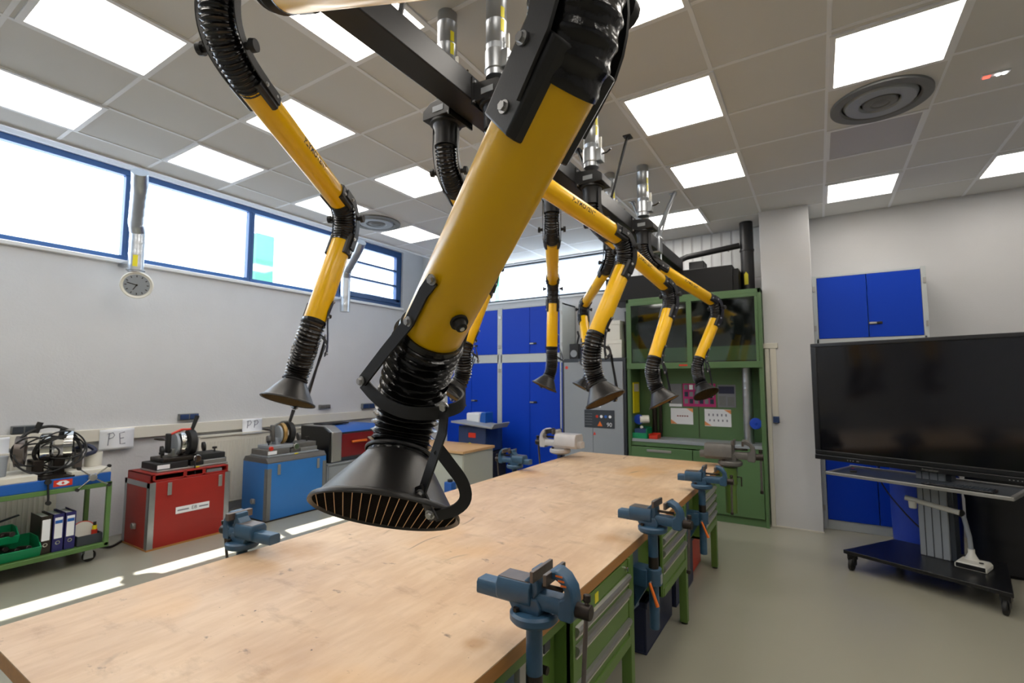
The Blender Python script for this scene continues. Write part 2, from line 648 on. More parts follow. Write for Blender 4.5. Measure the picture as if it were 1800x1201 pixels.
# outside
ext = thing('neighbouring_building', 'pale building with bluish bands seen through the end windows', 'building', (-9, 15, 0))
MB().box((-9.0, 0, 0), (8, 6, 5.35)).build('wall', 'extwhite', ext)
MB().box((-9.1, -.12, 5.35), (8.1, 6, 5.55)).build('roof_edge', 'greymetal', ext)
for k in range(3):
    MB().box((-8 + k * 4.6, -.03, 3.6), (-5 + k * 4.6, 0, 4.8)).build('window', 'greymetal', ext)
o = MB().box((-11.75, 6.5, 0), (-11.4, 6.95, 5.2)).build('facade_post', 'extgreen')
tag(o, 'green post standing outside beyond the long blue-framed window', 'post')
o = MB().box((-7.95, 11.3, 0), (-7.65, 11.5, 5.0)).build('facade_post', 'extgreen')
tag(o, 'green post standing outside beyond the far wall window', 'post')

# ================================================================= CEILING LIGHTS
LB = 'lit square ceiling lamp, '
lights = [
    (-4.60, -.25, None), (-4.60, 1.0, 'cut by the left photo edge, nearest the windows'),
    (-4.60, 2.22, 'nearest the window wall, second along it'), (-4.60, 3.48, 'partly behind the elbow of the front left arm'),
    (-4.60, 4.75, 'furthest one along the window wall, above the barred window'),
    (-3.33, .99, 'largest one at the top left'), (-3.33, 2.22, 'behind the upper tube of the front left arm'),
    (-3.33, 3.49, 'just left of the corrugated hose of the second left arm'), (-3.33, -.25, None),
    (-2.06, 1.63, 'half hidden by the black beam at the top'), (-2.06, 3.49, 'almost hidden by the big yellow tube'),
    (-2.06, 6.05, 'behind the far end of the black beam'), (-2.06, .3, None),
    (-.80, 2.25, 'cut by the top edge right of the big hose'), (-.80, 3.50, 'right of the big yellow tube, second in its row'),
    (-.80, 4.77, 'third in the row right of the big yellow tube'), (-1.38, 6.05, 'crossed by the thin ceiling brace'),
    (.45, 3.53, 'large one above the round air diffuser on the right'), (.45, 6.05, 'by the far wall above the blue wall cupboard'),
    (1.70, 6.06, 'cut by the right edge of the photo near the wall'),
    (-.80, .99, None), (.45, .99, None), (.45, 2.25, None), (1.70, .99, None), (1.70, 3.5, None), (2.97, 2.2, None), (2.97, 4.7, None),
    (-3.33, -1.5, None), (-.8, -1.5, None), (1.7, -1.5, None)]
for (x, y, lb) in lights:
    if lb is None:  # lamps without a description are unseen, added for illumination
        lb = 'unseen, added to light the near half of the room'
    t = thing('ceiling_panel_lamp', LB + lb, 'ceiling light', (x, y, ZC), group='square panel lamps in the ceiling')
    f = MB()
    s, i = .312, .281
    f.box((-s, -s, -.012), (s, -i, -.0005)).box((-s, i, -.012), (s, s, -.0005)).box((-s, -i, -.012), (-i, i, -.0005)).box((i, -i, -.012), (s, i, -.0005))
    f.build('frame', 'grid', t)
    MB().box((-i, -i, -.008), (i, i, -.003)).build('diffuser', 'panel', t, smooth=0)
t = thing('ceiling_panel_lamp', 'square ceiling panel lamp that is switched off, below the right round air diffuser', 'ceiling light', (.45, 4.79, ZC), group='square panel lamps in the ceiling')
f = MB()
s, i = .312, .285
f.box((-s, -s, -.012), (s, -i, -.0005)).box((-s, i, -.012), (s, s, -.0005)).box((-s, -i, -.012), (-i, i, -.0005)).box((i, -i, -.012), (s, i, -.0005))
f.build('frame', 'grid', t)
MB().box((-i, -i, -.008), (i, i, -.003)).build('diffuser', 'paneloff', t, smooth=0)

for (x, y, lb) in ((.45, 4.16, 'round grey air diffuser in the ceiling at the right between two panels'), (-4.60, 4.13, 'round grey air diffuser in the ceiling behind the front left arm elbow')):
    t = thing('air_diffuser', lb, 'air vent', (x, y, ZC), group='round ceiling air diffusers')
    MB().box((-.31, -.31, -.009), (.31, .31, -.0005)).build('plate', 'ceil', t)
    MB().lathe([(.295, .009), (.295, .028), (.235, .028), (.225, .014), (.225, .009)], (0, 0, 0), (0, 0, -1), 48).build('outer_ring', 'cgrey', t)
    MB().lathe([(.215, .009), (.20, .034), (.125, .034), (.115, .02), (.115, .009)], (0, 0, 0), (0, 0, -1), 48).build('middle_ring', 'greymetal', t)
    MB().lathe([(.105, .009), (.10, .03), (.06, .036), (.05, .03), (.03, .036), (0, .036)], (0, 0, 0), (0, 0, -1), 40).build('centre_cone', 'cgrey', t)

t = thing('motion_detector', 'small ceiling sensor with one red and two bright white lights', 'sensor', (1.05, 4.19, ZC))
MB().box((-.07, -.02, -.012), (.07, .02, 0)).build('housing', 'grid', t, bevel=.003)
MB().box((-.06, -.014, -.018), (-.025, .014, -.012)).build('red_light', 'redled', t)
for q in (.012, .042):
    MB().cyl((q, 0, -.018), (q, 0, -.012), .011, n=12).build('white_light', 'whiteled', t)

# ================================================================= BEAM AND DUCTS
BZ0, BZ1 = 3.0, 3.13
t = thing('ceiling_beam', 'long black square steel beam carrying all the extraction arms', 'beam', (-1.45, 0, BZ0))
MB().box((-.07, -1.2, 0), (.07, 6.20, .13)).build('beam', 'black', t, bevel=.006)
MB().box((-.075, 6.20, -.005), (.075, 6.21, .135)).build('end_cap', 'black', t)
for y in (-.6, 1.35, 2.55, 3.75, 5.2):
    for sx in (-1, 1):
        m = MB().sweep([(sx * .06, y, .125), (sx * .22, y - .03, ZC - BZ0 - .0)], .012, n=8)
        m.build('hanger_strut', 'black' if y < 5 else 'galv', t)
        MB().box((sx * .22 - .03, y - .06, ZC - BZ0 - .008), (sx * .22 + .03, y + .02, ZC - BZ0)).build('ceiling_foot', 'black' if y < 5 else 'galv', t)
MB().sweep([(.0, 5.16, .1), (.26, 5.12, ZC - BZ0)], .02, n=10).build('diagonal_brace', 'galv', t)
MB().box((-.03, 5.1, -.02), (.09, 5.22, .16)).build('brace_clamp', 'galv', t, bevel=.01)
MB().cyl((.075, 5.2, -.14), (.075, 5.2, .02), .007, n=8).build('threaded_rod', 'galv', t)


def duct(x, y, lb, zt=ZC, grp='galvanised duct pipes above the black beam'):
    t = thing('duct_pipe', lb, 'duct', (x, y, BZ1), group=grp)
    h = zt - BZ1
    pr = [(.0525, 0)]
    z = .16
    while z < h - .02:
        pr += [(.0525, z), (.0545, z + .003), (.0545, z + .006), (.0525, z + .009)]
        z += .125
    pr.append((.0525, h))
    MB().lathe(pr, (0, 0, 0), (0, 0, 1), 28).build('pipe', 'galv', t)
    MB().lathe([(.054, .03), (.058, .035), (.058, .13), (.054, .135)], (0, 0, 0), (0, 0, 1), 28).build('damper_sleeve', 'galv', t)
    MB().box((.045, -.03, .03), (.085, .035, .12)).build('damper_box', 'galv', t, bevel=.004)
    MB().sweep([(.085, 0, .085), (.115, 0, .087), (.15, -.01, .10)], .006, n=8).build('damper_lever', 'vdark', t)
    MB().box((.06, -.006, .12), (.078, .006, .21)).build('locking_tab', 'plastic', t, bevel=.003)
    MB().add([(.0532 * math.cos(a), .0532 * math.sin(a), z) for z in (.22, .35) for a in (-.55, -.4, -.25, -.1)], [(0, 1, 5, 4), (1, 2, 6, 5), (2, 3, 7, 6)]).build('warning_sticker', 'yel', t)


YM = [.74, 1.92, 3.13, 4.34]
nm = ['first', 'second', 'third', 'fourth']
for k, y in enumerate(YM):
    duct(-1.30, y, 'galvanised spiral duct with damper on the right of the beam, %s from the front' % nm[k])
    duct(-1.62, y, 'galvanised spiral duct on the left of the beam, %s from the front' % nm[k])


# ================================================================= EXTRACTION ARMS
def ridged(pts_n, base, amp, pitch_pts, tw=0.0, wr=0.0, seed=0, ends=3):
    rnd = random.Random(seed)
    ph = [rnd.uniform(0, 6.28) for _ in range(8)]

    def f(i, a):
        if i < ends or i > pts_n - ends:
            return base
        u = i / pitch_pts
        s = abs(math.sin(PI * u + tw * a))
        r = base - amp + 2 * amp * (1 - s ** .75)
        if wr:
            r += wr * s * (math.sin(3 * a + ph[int(u) % 8]) + .8 * math.sin(8 * a + ph[int(u + 3) % 8]) + .5 * math.sin(13 * a + u * 3 + ph[3]))
        return r
    return f


RT = .054  # tube radius


def text_on_tube(s, size, a, b, mid, up, rad, parent, org):
    """wrap lettering on a tube from a to b, centred at distance mid, at the side 'up'"""
    a, b = V(a), V(b)
    d = (b - a).normalized()
    u = V(up)
    u = (u - d * u.dot(d)).normalized()
    s3 = u.cross(d)
    vs, fs = text_mesh(s, size, bold=.001)
    out = []
    for p in vs:
        th = p.y / rad
        out.append(a + d * (mid + p.x) + (u * math.cos(th) + s3 * math.sin(th)) * rad)
    return MB().add(out, fs).build('lettering', 'inkblack', parent, smooth=0, org=org)


def arm(Mx, My, P1, P2, Te, N, Cc, label, hi=False, link=None, flip=1):
    Mx = -1.30 if Mx > -1.45 else -1.62
    org = V((Mx, My, 3.0))
    P1, P2, Te, N, Cc = map(V, (P1, P2, Te, N, Cc))
    root = thing('fume_extractor', label, 'fume extractor', org, group='yellow and black extraction arms')

    def B(mb, name, m, par=root, **k):
        return mb.build(name, m, par, org=org, **k)
    sx = 1 if Mx > -1.45 else -1
    # mount
    bx = -1.38 if sx > 0 else -1.52
    mb = MB()
    mb.prism([(0, 0), (.19, 0), (.19, .05), (.14, .085), (0, .10)], (bx, My - .085, 2.99), (sx, 0, 0), (0, 0, 1), (0, .17, 0))
    B(mb, 'mounting_bracket', 'black', bevel=.004)
    mb = MB()
    mb.box((bx - .0, My - .10, 2.97), (bx + sx * .008, My + .10, 3.115))
    B(mb, 'wall_plate', 'black')
    for dy in (-.085, .085):
        for dz in (2.99, 3.09):
            B(MB().cyl((bx, My + dy, dz), (bx + sx * .016, My + dy, dz), .009, n=6), 'bolt', 'steel')
    B(MB().box((bx + sx * .05, My - .0875, 3.015), (bx + sx * .12, My - .0855, 3.045)), 'type_plate', 'greymetal')
    c = V((Mx, My, 0))
    prof = [(.058, 0), (.085, 0), (.085, .012), (.070, .016), (.066, .03), (.060, .05), (.060, .13)]
    B(MB().lathe(prof, (Mx, My, 2.99), (0, 0, -1), 32), 'swivel_collar', 'black')
    u = (P2 - P1)
    uh = V((u.x, u.y, 0)).normalized()
    nrm = V((-uh.y, uh.x, 0))
    if nrm.dot(V((0, 0, 0)) - (P1 + P2) * .5) < 0:
        nrm = -nrm
    # hose 1
    d1 = (P2 - P1).normalized()
    d2 = (Te - P2).normalized()
    s1 = P1 + d1 * .19
    e1 = P2 - d1 * .155
    s2 = P2 + d2 * .165
    K = 132
    pts = hosecurve((Mx, My, 2.875), (0, 0, -1), s1 + d1 * .01, d1, K, .45)
    Lh = sum((pts[i + 1] - pts[i]).length for i in range(K))
    nr = 36 if hi else 24
    B(MB().sweep(pts, ridged(K, .055, .0035, K * .016 / Lh, wr=.0006, seed=3), n=nr), 'shoulder_hose', 'hose', smooth=60)
    # shoulder straps and knobs
    for sg in (-1, 1):
        strap = [V((Mx, My, 2.96)) + nrm * sg * .066] + [p + nrm * sg * .067 for p in pts[6:-2:9]] + [s1 + d1 * .09 + nrm * sg * .062]
        B(MB().ribbon(strap, [nrm] * len(strap), .034, .004), 'side_strap', 'black')
        pm = pts[K // 2]
        B(MB().cyl(pm + nrm * sg * .068, pm + nrm * sg * .088, .012, n=12).cyl(pm + nrm * sg * .086, pm + nrm * sg * .104, .023, .021, n=12), 'friction_knob', 'rubber')

    def clamp(a, d, L, hiq):
        """channel plates on both sides of the tube with bolts"""
        for sg in (-1, 1):
            x, y = nrm * sg, d.cross(nrm * sg)
            mb = MB()
            poly = [(-.036, -.004), (-.036, .030), (-.028, .034), (.0, .036), (.028, .034), (.036, .030), (.036, -.004), (.030, .024), (0, .030), (-.030, .024)]
            mb = MB()
            o = a + x * (RT - .024)
            for side in (-1,):
                mb.prism([(-.038, .0), (-.038, .020), (-.030, .030), (.030, .030), (.038, .020), (.038, .0)], o, y, x, d * L)
            pl = B(mb, 'tube_clamp', 'black', bevel=.003)
            for q in (.2, .8):
                p = a + d * L * q + x * (.0665 if q == hiq else RT + .005) + y * (.008 if q < .5 else -.004)
                mb = MB().cyl(p, p + x * .003, .0085, n=16).cyl(p + x * .002, p + x * .0075, .0060, n=6)
                B(mb, 'bolt', 'steel', pl, smooth=25)
    clamp(s1 - d1 * .03, d1, .12, .2)
    clamp(e1 - d1 * .09, d1, .12, .8)
    clamp(s2 - d2 * .03, d2, .12, .2)
    # gas spring beside the first tube
    n2 = d1.cross(nrm)
    if n2.z < 0:
        n2 = -n2
    if link is None or hi:
        a = pts[int(K * .55)] + n2 * .075
        B(MB().sweep([a, s1 + d1 * .22 + n2 * .064], .0065, n=10), 'gas_spring', 'black')
    # tube 1
    nt = 64 if hi else 40

    def tube(a, b, name):
        L = (b - a).length
        return B(MB().lathe([(RT - .003, .0), (RT - .001, -.001), (RT, .002), (RT, L - .002), (RT - .001, L + .001), (RT - .003, L), (RT - .003, 0)], a, b - a, nt), name, 'yellow')
    tube(s1, e1, 'upper_tube')
    viewer = nrm * .99 - V((0, 0, .05))
    text_on_tube('PLYMOVENT', .036, s1, e1, (e1 - s1).length * .52, viewer, RT + .0006, root, org)
    # elbow
    K2 = 66
    pe = hosecurve(e1 - d1 * .01, d1, s2 + d2 * .01, d2, K2, .40)
    Le = sum((pe[i + 1] - pe[i]).length for i in range(K2))
    B(MB().sweep(pe, ridged(K2, .0565, .003, K2 * .02 / Le, wr=.0006, seed=5), n=nr), 'elbow_hose', 'hose', smooth=60)
    mid = pe[K2 // 2]
    out = (mid - (e1 + s2) * .5)
    out = out.normalized() if out.length > 1e-4 else V((0, 0, 1))
    for sg in (-1, 1):
        seq = [e1 - d1 * .06] + pe[4:-4:6] + [s2 + d2 * .06]
        st = [p + nrm * sg * .064 + out * .012 for p in seq]
        B(MB().ribbon(st, [nrm] * len(st), .042, .005), 'elbow_plate', 'black')
        pm = mid + out * .012
        B(MB().cyl(pm + nrm * sg * .066, pm + nrm * sg * .084, .011, n=12).cyl(pm + nrm * sg * .082, pm + nrm * sg * .098, .021, .019, n=12), 'friction_knob', 'rubber')
    # tube 2
    tube(s2, Te, 'lower_tube')
    q = d2.cross(nrm)
    kd = (nrm * .82 + q * .57 * flip).normalized()
    pk = Te - d2 * .052 + kd * RT
    if hi:
        w_ = V((-.4757, .6005, 1.7205)) - Te
        kd = (w_ - d2 * w_.dot(d2)).normalized()
        pk = Te + d2 * w_.dot(d2) + kd * RT
    B(MB().cyl(pk, pk + kd * .005, .0145, n=24).cyl(pk + kd * .004, pk + kd * .016, .011, .009, n=16), 'plug_knob', 'rubber')
    B(MB().cyl(pk + kd * .014, pk + kd * .019, .004, n=8), 'plug_screw', 'steel')
    # hood hose
    ah = (Cc - N).normalized()
    K3 = 120 if not hi else 300
    ph = hosecurve(Te - d2 * .012, d2, N + ah * .004, ah, K3, .38)
    L3 = sum((ph[i + 1] - ph[i]).length for i in range(K3))
    B(MB().sweep(ph, ridged(K3, .0580, .0056 if hi else .0052, K3 * .0175 / L3, tw=.0, wr=.0011 if hi else .0006, seed=9, ends=int(.012 / L3 * K3) + 1), n=72 if hi else 28), 'hood_hose', 'hose', smooth=60)
    B(MB().lathe([(.0605, 0), (.0625, .002), (.0625, .006), (.0605, .008)], ph[-1] - ah * .016, ah, 40, closed=True), 'hose_clip', 'black')
    # hood
    H = (Cc - N).length
    RH = .128
    nh = 96 if hi else 48
    prof = [(.0555, -.010), (.056, -.002), (.060, .004), (RH - .008, H - .014), (RH - .003, H - .011), (RH + .002, H - .009), (RH + .004, H - .005), (RH + .004, H - .001), (RH + .0015, H + .0005), (RH - .001, H - .002), (RH - .008, H - .010), (.057, .004), (.052, -.002), (.052, -.010)]
    hood = B(MB().lathe(prof, N, ah, nh, closed=True), 'hood', 'hood', smooth=50)
    gx, gy, _ = frame(ah, V((.70, -.71, 0)) if hi else nrm)
    mb = MB()
    RG = RH - .004
    gc = N + ah * (H - .0035)
    for k in range(-8, 9):
        t = k * .0145
        if abs(t) < RG:
            L = math.sqrt(RG * RG - t * t)
            p = gc + gy * t
            mb.box((-.0006, -L, -.0006), (.0006, L, .0006), mx=Matrix.Translation(p) @ Matrix((gy, gx, ah)).transposed().to_4x4())
    B(mb, 'grille_wires', 'mesh', hood)
    mb = MB()
    step = .006 if hi else .012
    k = -int(RG / step)
    while k * step < RG:
        t = k * step
        L = math.sqrt(max(0, RG * RG - t * t))
        p = gc - ah * .0015 + gx * t
        mb.box((-.0019 if hi else -.003, -L, -.0012), (.0019 if hi else .003, L, .0012), mx=Matrix.Translation(p) @ Matrix((gx, gy, ah)).transposed().to_4x4())
        k += 1
    B(mb, 'grille_bars', 'shadeblack', hood)
    # near-black disc added as painted shade inside the hood
    B(MB().cyl(N + ah * (H * .80), N + ah * (H * .80 + .002), .106, n=40), 'hood_shade_disc', 'shadeblack', hood)
    # linkage in three local frames
    vw = nrm
    fT = Matrix((d2.cross(vw).normalized(), vw - d2 * vw.dot(d2), d2)).transposed()
    mid3 = ph[K3 // 2]
    dm = (ph[K3 // 2 + 2] - ph[K3 // 2 - 2]).normalized()
    vm = (vw - dm * vw.dot(dm)).normalized()
    fM = Matrix((dm.cross(vm).normalized(), vm, dm)).transposed()
    vh = (vw - ah * vw.dot(ah)).normalized()
    fH = Matrix((ah.cross(vh).normalized(), vh, ah)).transposed()
    return dict(root=root, org=org, fT=fT, fM=fM, fH=fH, Te=Te, mid=mid3, N=N, B=B, hood=hood, C=Cc, nrm=nrm)


ARMS = {
    'R1': ([-1.3, .74, 2.74], [-.139, .474, 2.119], [-.568, .638, 1.707], [-.669, .665, 1.487], [-.652, .619, 1.397], 'largest extraction arm crossing the middle of the photo, its grilled hood nearest the viewer'),
    'L1': ([-1.62, .76, 2.74], [-2.119, 1.727, 2.521], [-2.11, 1.507, 1.912], [-2.235, 1.498, 1.623], [-2.235, 1.465, 1.523], 'front left extraction arm hanging before the white window wall'),
    'R2': ([-1.3, 1.92, 2.74], [-.978, 3.019, 2.494], [-1.143, 2.782, 1.902], [-1.156, 2.844, 1.599], [-1.108, 2.841, 1.506], 'extraction arm right of the big tube, hood in front of the grey cabinet'),
    'R3': ([-1.3, 3.13, 2.74], [-1.009, 4.202, 2.37], [-1.125, 3.967, 1.798], [-1.119, 4.034, 1.54], [-1.069, 4.035, 1.447], 'second extraction arm from the right, in front of the green cabinet'),
    'R4': ([-1.3, 4.34, 2.74], [-.826, 5.391, 2.397], [-1.009, 5.152, 1.838], [-1.008, 5.245, 1.576], [-.963, 5.214, 1.486], 'rightmost extraction arm, hood before the magenta poster'),
    'L2': ([-1.62, 1.92, 2.74], [-2.0, 2.93, 2.462], [-2.051, 2.655, 1.869], [-2.114, 2.671, 1.607], [-2.152, 2.624, 1.521], 'extraction arm mostly hidden behind the big yellow tube'),
    'L3': ([-1.62, 3.13, 2.74], [-2.169, 4.209, 2.551], [-2.192, 4.221, 1.942], [-2.237, 4.236, 1.657], [-2.272, 4.207, 1.562], 'straight hanging extraction arm in front of the blue cabinets'),
    'L4': ([-1.62, 4.34, 2.74], [-2.358, 5.343, 2.495], [-2.165, 5.01, 1.975], [-2.19, 5.066, 1.63], [-2.231, 5.038, 1.537], 'rearmost left extraction arm, its hood half hidden behind another hose'),
}
# linkage of the nearest arm in world space
A_strap = [(-.4833, .5470, 1.7803), (-.5100, .5555, 1.7640), (-.5520, .5700, 1.7240), (-.6050, .5680, 1.6760), (-.655, .566, 1.628)]
Y_yoke = [(-.661, .573, 1.625), (-.632, .571, 1.605), (-.603, .573, 1.589), (-.565, .583, 1.577), (-.530, .607, 1.576), (-.512, .632, 1.582), (-.511, .655, 1.590), (-.530, .683, 1.600), (-.560, .700, 1.612), (-.596, .703, 1.628)]
C_strap = [(-.511, .610, 1.588), (-.516, .611, 1.546), (-.531, .604, 1.498), (-.546, .597, 1.449), (-.532, .604, 1.418)]
H_loop = [(-.524, .609, 1.520), (-.510, .622, 1.495), (-.498, .640, 1.465), (-.496, .647, 1.438), (-.508, .638, 1.420), (-.530, .612, 1.412)]


def catmull(pts, n=5):
    pts = [V(p) for p in pts]
    P = [pts[0] * 2 - pts[1]] + pts + [pts[-1] * 2 - pts[-2]]
    out = []
    for i in range(1, len(P) - 2):
        for k in range(n):
            t = k / n
            out.append(.5 * ((2 * P[i]) + (-P[i - 1] + P[i + 1]) * t + (2 * P[i - 1] - 5 * P[i] + 4 * P[i + 1] - P[i + 2]) * t * t + (-P[i - 1] + 3 * P[i] - 3 * P[i + 1] + P[i + 2]) * t ** 3))
    out.append(pts[-1])
    return out


def linkage(a, ref=None):
    """ref = data of the nearest arm whose linkage is defined in world space"""
    def conv(p, fr, o):
        if ref is None:
            return V(p)
        q = ref[fr].inverted() @ (V(p) - ref[o])
        return a[fr] @ q + a[o]
    B = a['B']
    st = [conv(p, 'fT', 'Te') for p in A_strap[:3]] + [conv(p, 'fM', 'mid') for p in A_strap[3:]]
    st = catmull(st, 3) if ref is not None else [V(p) for p in A_strap]
    ctr = a['Te']
    nr = [(p - a['mid']) for p in st]
    face = a['nrm']
    taxis = a['fT'] @ V((0, 0, 1))
    def radial(p):
        w_ = p - a['Te']
        return (w_ - taxis * w_.dot(taxis)).normalized()
    k_ = int(len(st) * .6)
    B(MB().ribbon(st, [radial(p) if i < k_ else radial(st[k_]) for i, p in enumerate(st)], .022, .0035), 'upper_link', 'black')
    yk = catmull([conv(p, 'fM', 'mid') for p in Y_yoke], 4)
    B(MB().ribbon(yk, [(p - a['mid']) for p in yk], .021, .0035), 'yoke', 'black')
    # rear link from the yoke end up to the tube, on the far side
    re = [yk[-1], a['Te'] - a['fT'] @ V((0, .062, 0)) * 1.0 + a['fT'] @ V((.0, 0, -.03))]
    re = [re[0], (re[0] + re[1]) / 2 - a['nrm'] * .01, re[1], re[1] + a['fT'] @ V((0, 0, -.07))]
    B(MB().ribbon(re, [a['nrm']] * 4, .021, .0035), 'rear_link', 'black')
    cs = [conv(p, 'fM', 'mid') for p in C_strap[:2]] + [conv(p, 'fH', 'N') for p in C_strap[2:]]
    B(MB().ribbon(cs, [face] * len(cs), .020, .0035), 'hood_link', 'black')
    hl = catmull([conv(p, 'fM', 'mid') for p in H_loop[:1]] + [conv(p, 'fH', 'N') for p in H_loop[1:]], 4)
    cc = sum(hl, V((0, 0, 0))) / len(hl)
    ax = (hl[-1] - hl[0]).normalized()
    vw_ = a['nrm']
    outw = ax.cross(vw_).normalized()
    if outw.dot(hl[len(hl) // 2] - cc) < 0:
        outw = -outw
    B(MB().ribbon(hl, [outw * .8 + vw_ * .75 + ax * ((p - cc).dot(ax) * 9) for p in hl], .020, .0035), 'handle_loop', 'black')
    ht_, hb_ = conv(C_strap[3], 'fH', 'N'), conv(C_strap[4], 'fH', 'N')
    hd_ = (hb_ - ht_).normalized()
    B(MB().ribbon([ht_ - hd_ * .013, ht_, hb_, hb_ + hd_ * .012], [face] * 4, .021, .003), 'hood_bracket', 'black')
    bolts = [(A_strap[0], 'fT', 'Te', .010), (A_strap[2], 'fT', 'Te', 0), (A_strap[4], 'fM', 'mid', 0), (C_strap[0], 'fM', 'mid', 0), (C_strap[3], 'fH', 'N', 0), (C_strap[4], 'fH', 'N', 0)]
    for p, fr, o, sh in bolts:
        q = conv(p, fr, o)
        fn = a['nrm'] * .6 + radial(q) * .4 if fr != 'fT' else radial(q)
        fn = fn.normalized()
        B(MB().cyl(q + fn * .0015, q + fn * .004, .0085, n=20).cyl(q + fn * .004, q + fn * .009, .0058, n=6), 'bolt', 'steel', smooth=25)


built = {}
for k, (P1, P2, Te, N, Cc, lb) in ARMS.items():
    built[k] = arm(P1[0], P1[1], P1, P2, Te, N, Cc, lb, hi=(k == 'R1'), flip=(1 if k == 'R1' else -1))
linkage(built['R1'])
for k in ARMS:
    if k != 'R1':
        linkage(built[k], built['R1'])


# ================================================================= WORKBENCH
ZT = .83
TX0, TX1, TY0, TY1 = -2.29, -.808, .47, 5.09
t = thing('workbench', 'long workbench with worn tan wooden top and green steel drawer frame', 'workbench', (0, 0, 0))
MB().box((TX0, TY0, ZT - .004), (TX1, TY1, ZT)).build('board', 'top', t)
MB().box((TX0, TY0, ZT - .048), (TX1, TY1, ZT - .004)).build('edge_band', 'edge', t, bevel=.002)
MB().cyl((TX1 - .002, .95, ZT - .028), (TX1 + .001, .95, ZT - .028), .012, n=20).build('bore_hole', 'vdark', t)


def bench_leg(x, y, nm='leg'):
    o = MB().box((x - .05, y - .05, .012), (x, y, ZT - .048)).build(nm, 'green', t, bevel=.003)
    MB().cyl((x - .025, y - .025, 0), (x - .025, y - .025, .014), .022, n=16).build('foot', 'rubber', o)
    return o


def drawer_unit(y0, y1, z0, rows, yellow=False, xf=-.802):
    """front faces +x; y0..y1 body; rows = list of drawer heights from the top"""
    b = MB().box((xf - .62, y0, z0), (xf - .012, y0 + .018, ZT - .05)).box((xf - .62, y1 - .018, z0), (xf - .012, y1, ZT - .05))
    b.box((xf - .62, y0, z0), (xf - .6, y1, ZT - .05)).box((xf - .62, y0, z0), (xf - .012, y1, z0 + .02))
    body = b.build('drawer_housing', 'green', t, bevel=.002)
    fr = MB()
    fr.box((xf - .03, y0, z0), (xf, y0 + .02, ZT - .05)).box((xf - .03, y1 - .02, z0), (xf, y1, ZT - .05)).box((xf - .03, y0 + .02, z0), (xf + .004, y1 - .02, z0 + .045))
    fr.build('front_frame', 'green', t, bevel=.002)
    z = ZT - .056
    # lock rail on top
    hh = .057
    o = MB().box((xf - .02, y0 + .022, z - hh), (xf - .006, y1 - .022, z)).build('lock_rail', 'green', t, bevel=.002)
    MB().cyl((xf - .006, y1 - .055, z - .03), (xf + .008, y1 - .055, z - .03), .011, n=16).build('lock', 'chrome', o)
    if yellow:
        MB().box((xf - .006, y0 + .22, z - .052), (xf - .0045, y0 + .255, z - .014)).build('yellow_sticker', 'yel', o, smooth=0)
        MB().box((xf - .006, y0 + .03, z - .03), (xf - .0045, y0 + .06, z - .012)).build('white_sticker', 'paper', o, smooth=0)
    z -= hh + .002
    for h in rows:
        zz = z - h
        if zz < z0 + .04:
            break
        o = MB().box((xf - .45, y0 + .022, zz + .002), (xf - .004, y1 - .022, z)).build('drawer', 'green', t, bevel=.0015)
        pr = [(0, 0), (.014, -.002), (.020, -.012), (.014, -.03), (.004, -.040), (0, -.042)]
        MB().prism(pr, (xf - .004, y0 + .022, z - .002), (1, 0, 0), (0, 0, 1), (0, y1 - y0 - .044, 0)).build('pull', 'alu', o)
        MB().box((xf - .004, y0 + .024, z - .050), (xf + .002, y1 - .024, z - .045)).build('label_lip', 'cream', o, smooth=0)
        z = zz


drawer_unit(1.70, 2.34, .385, [.068, .133, .088], yellow=True)
drawer_unit(2.90, 3.48, .39, [.068, .088, .125])
drawer_unit(4.08, 4.62, .39, [.068, .07, .068, .075])
for y in (.60, 2.40, 3.53, 4.67):
    bench_leg(-.806, y)
for y in (.60, 1.9, 3.2, 4.5, 5.05):
    bench_leg(TX0 + .055, y)
MB().box((-1.9, .58, .16), (-1.86, 5.0, .22)).box((-.86, .6, ZT - .10), (-.83, 1.69, ZT - .05)).build('long_rail', 'green', t)
MB().box((TX0 + .02, .56, ZT - .11), (TX0 + .05, 5.0, ZT - .05)).build('long_rail', 'green', t)
MB().box((-1.85, .52, ZT - .11), (-1.0, .55, ZT - .05)).build('end_rail', 'green', t)
MB().box((-.90, 1.36, .30), (-.88, 1.70, ZT - .05)).build('apron_panel', 'green', t, bevel=.002)
MB().box((-.90, 2.40, .45), (-.88, 2.9, ZT - .05)).build('apron_panel', 'green', t, bevel=.002)
MB().box((-.90, 3.54, .42), (-.88, 4.08, ZT - .05)).build('apron_panel', 'green', t, bevel=.002)
so_ = MB().box((-.88, 1.475, .675), (-.845, 1.60, .775)).build('socket_box', 'plastic', t, bevel=.005)
for y in (1.485, 1.545):
    MB().box((-.846, y, .685), (-.838, y + .045, .765)).build('socket_flap', 'darkmetal', so_, bevel=.004)
MB().box((-.88, 1.40, .60), (-.85, 1.44, .78)).build('cable_channel', 'alu', t, bevel=.003)
MB().cyl((-.88, 1.57, .62), (-.84, 1.57, .62), .014, n=16).build('round_plug', 'vdark', t)


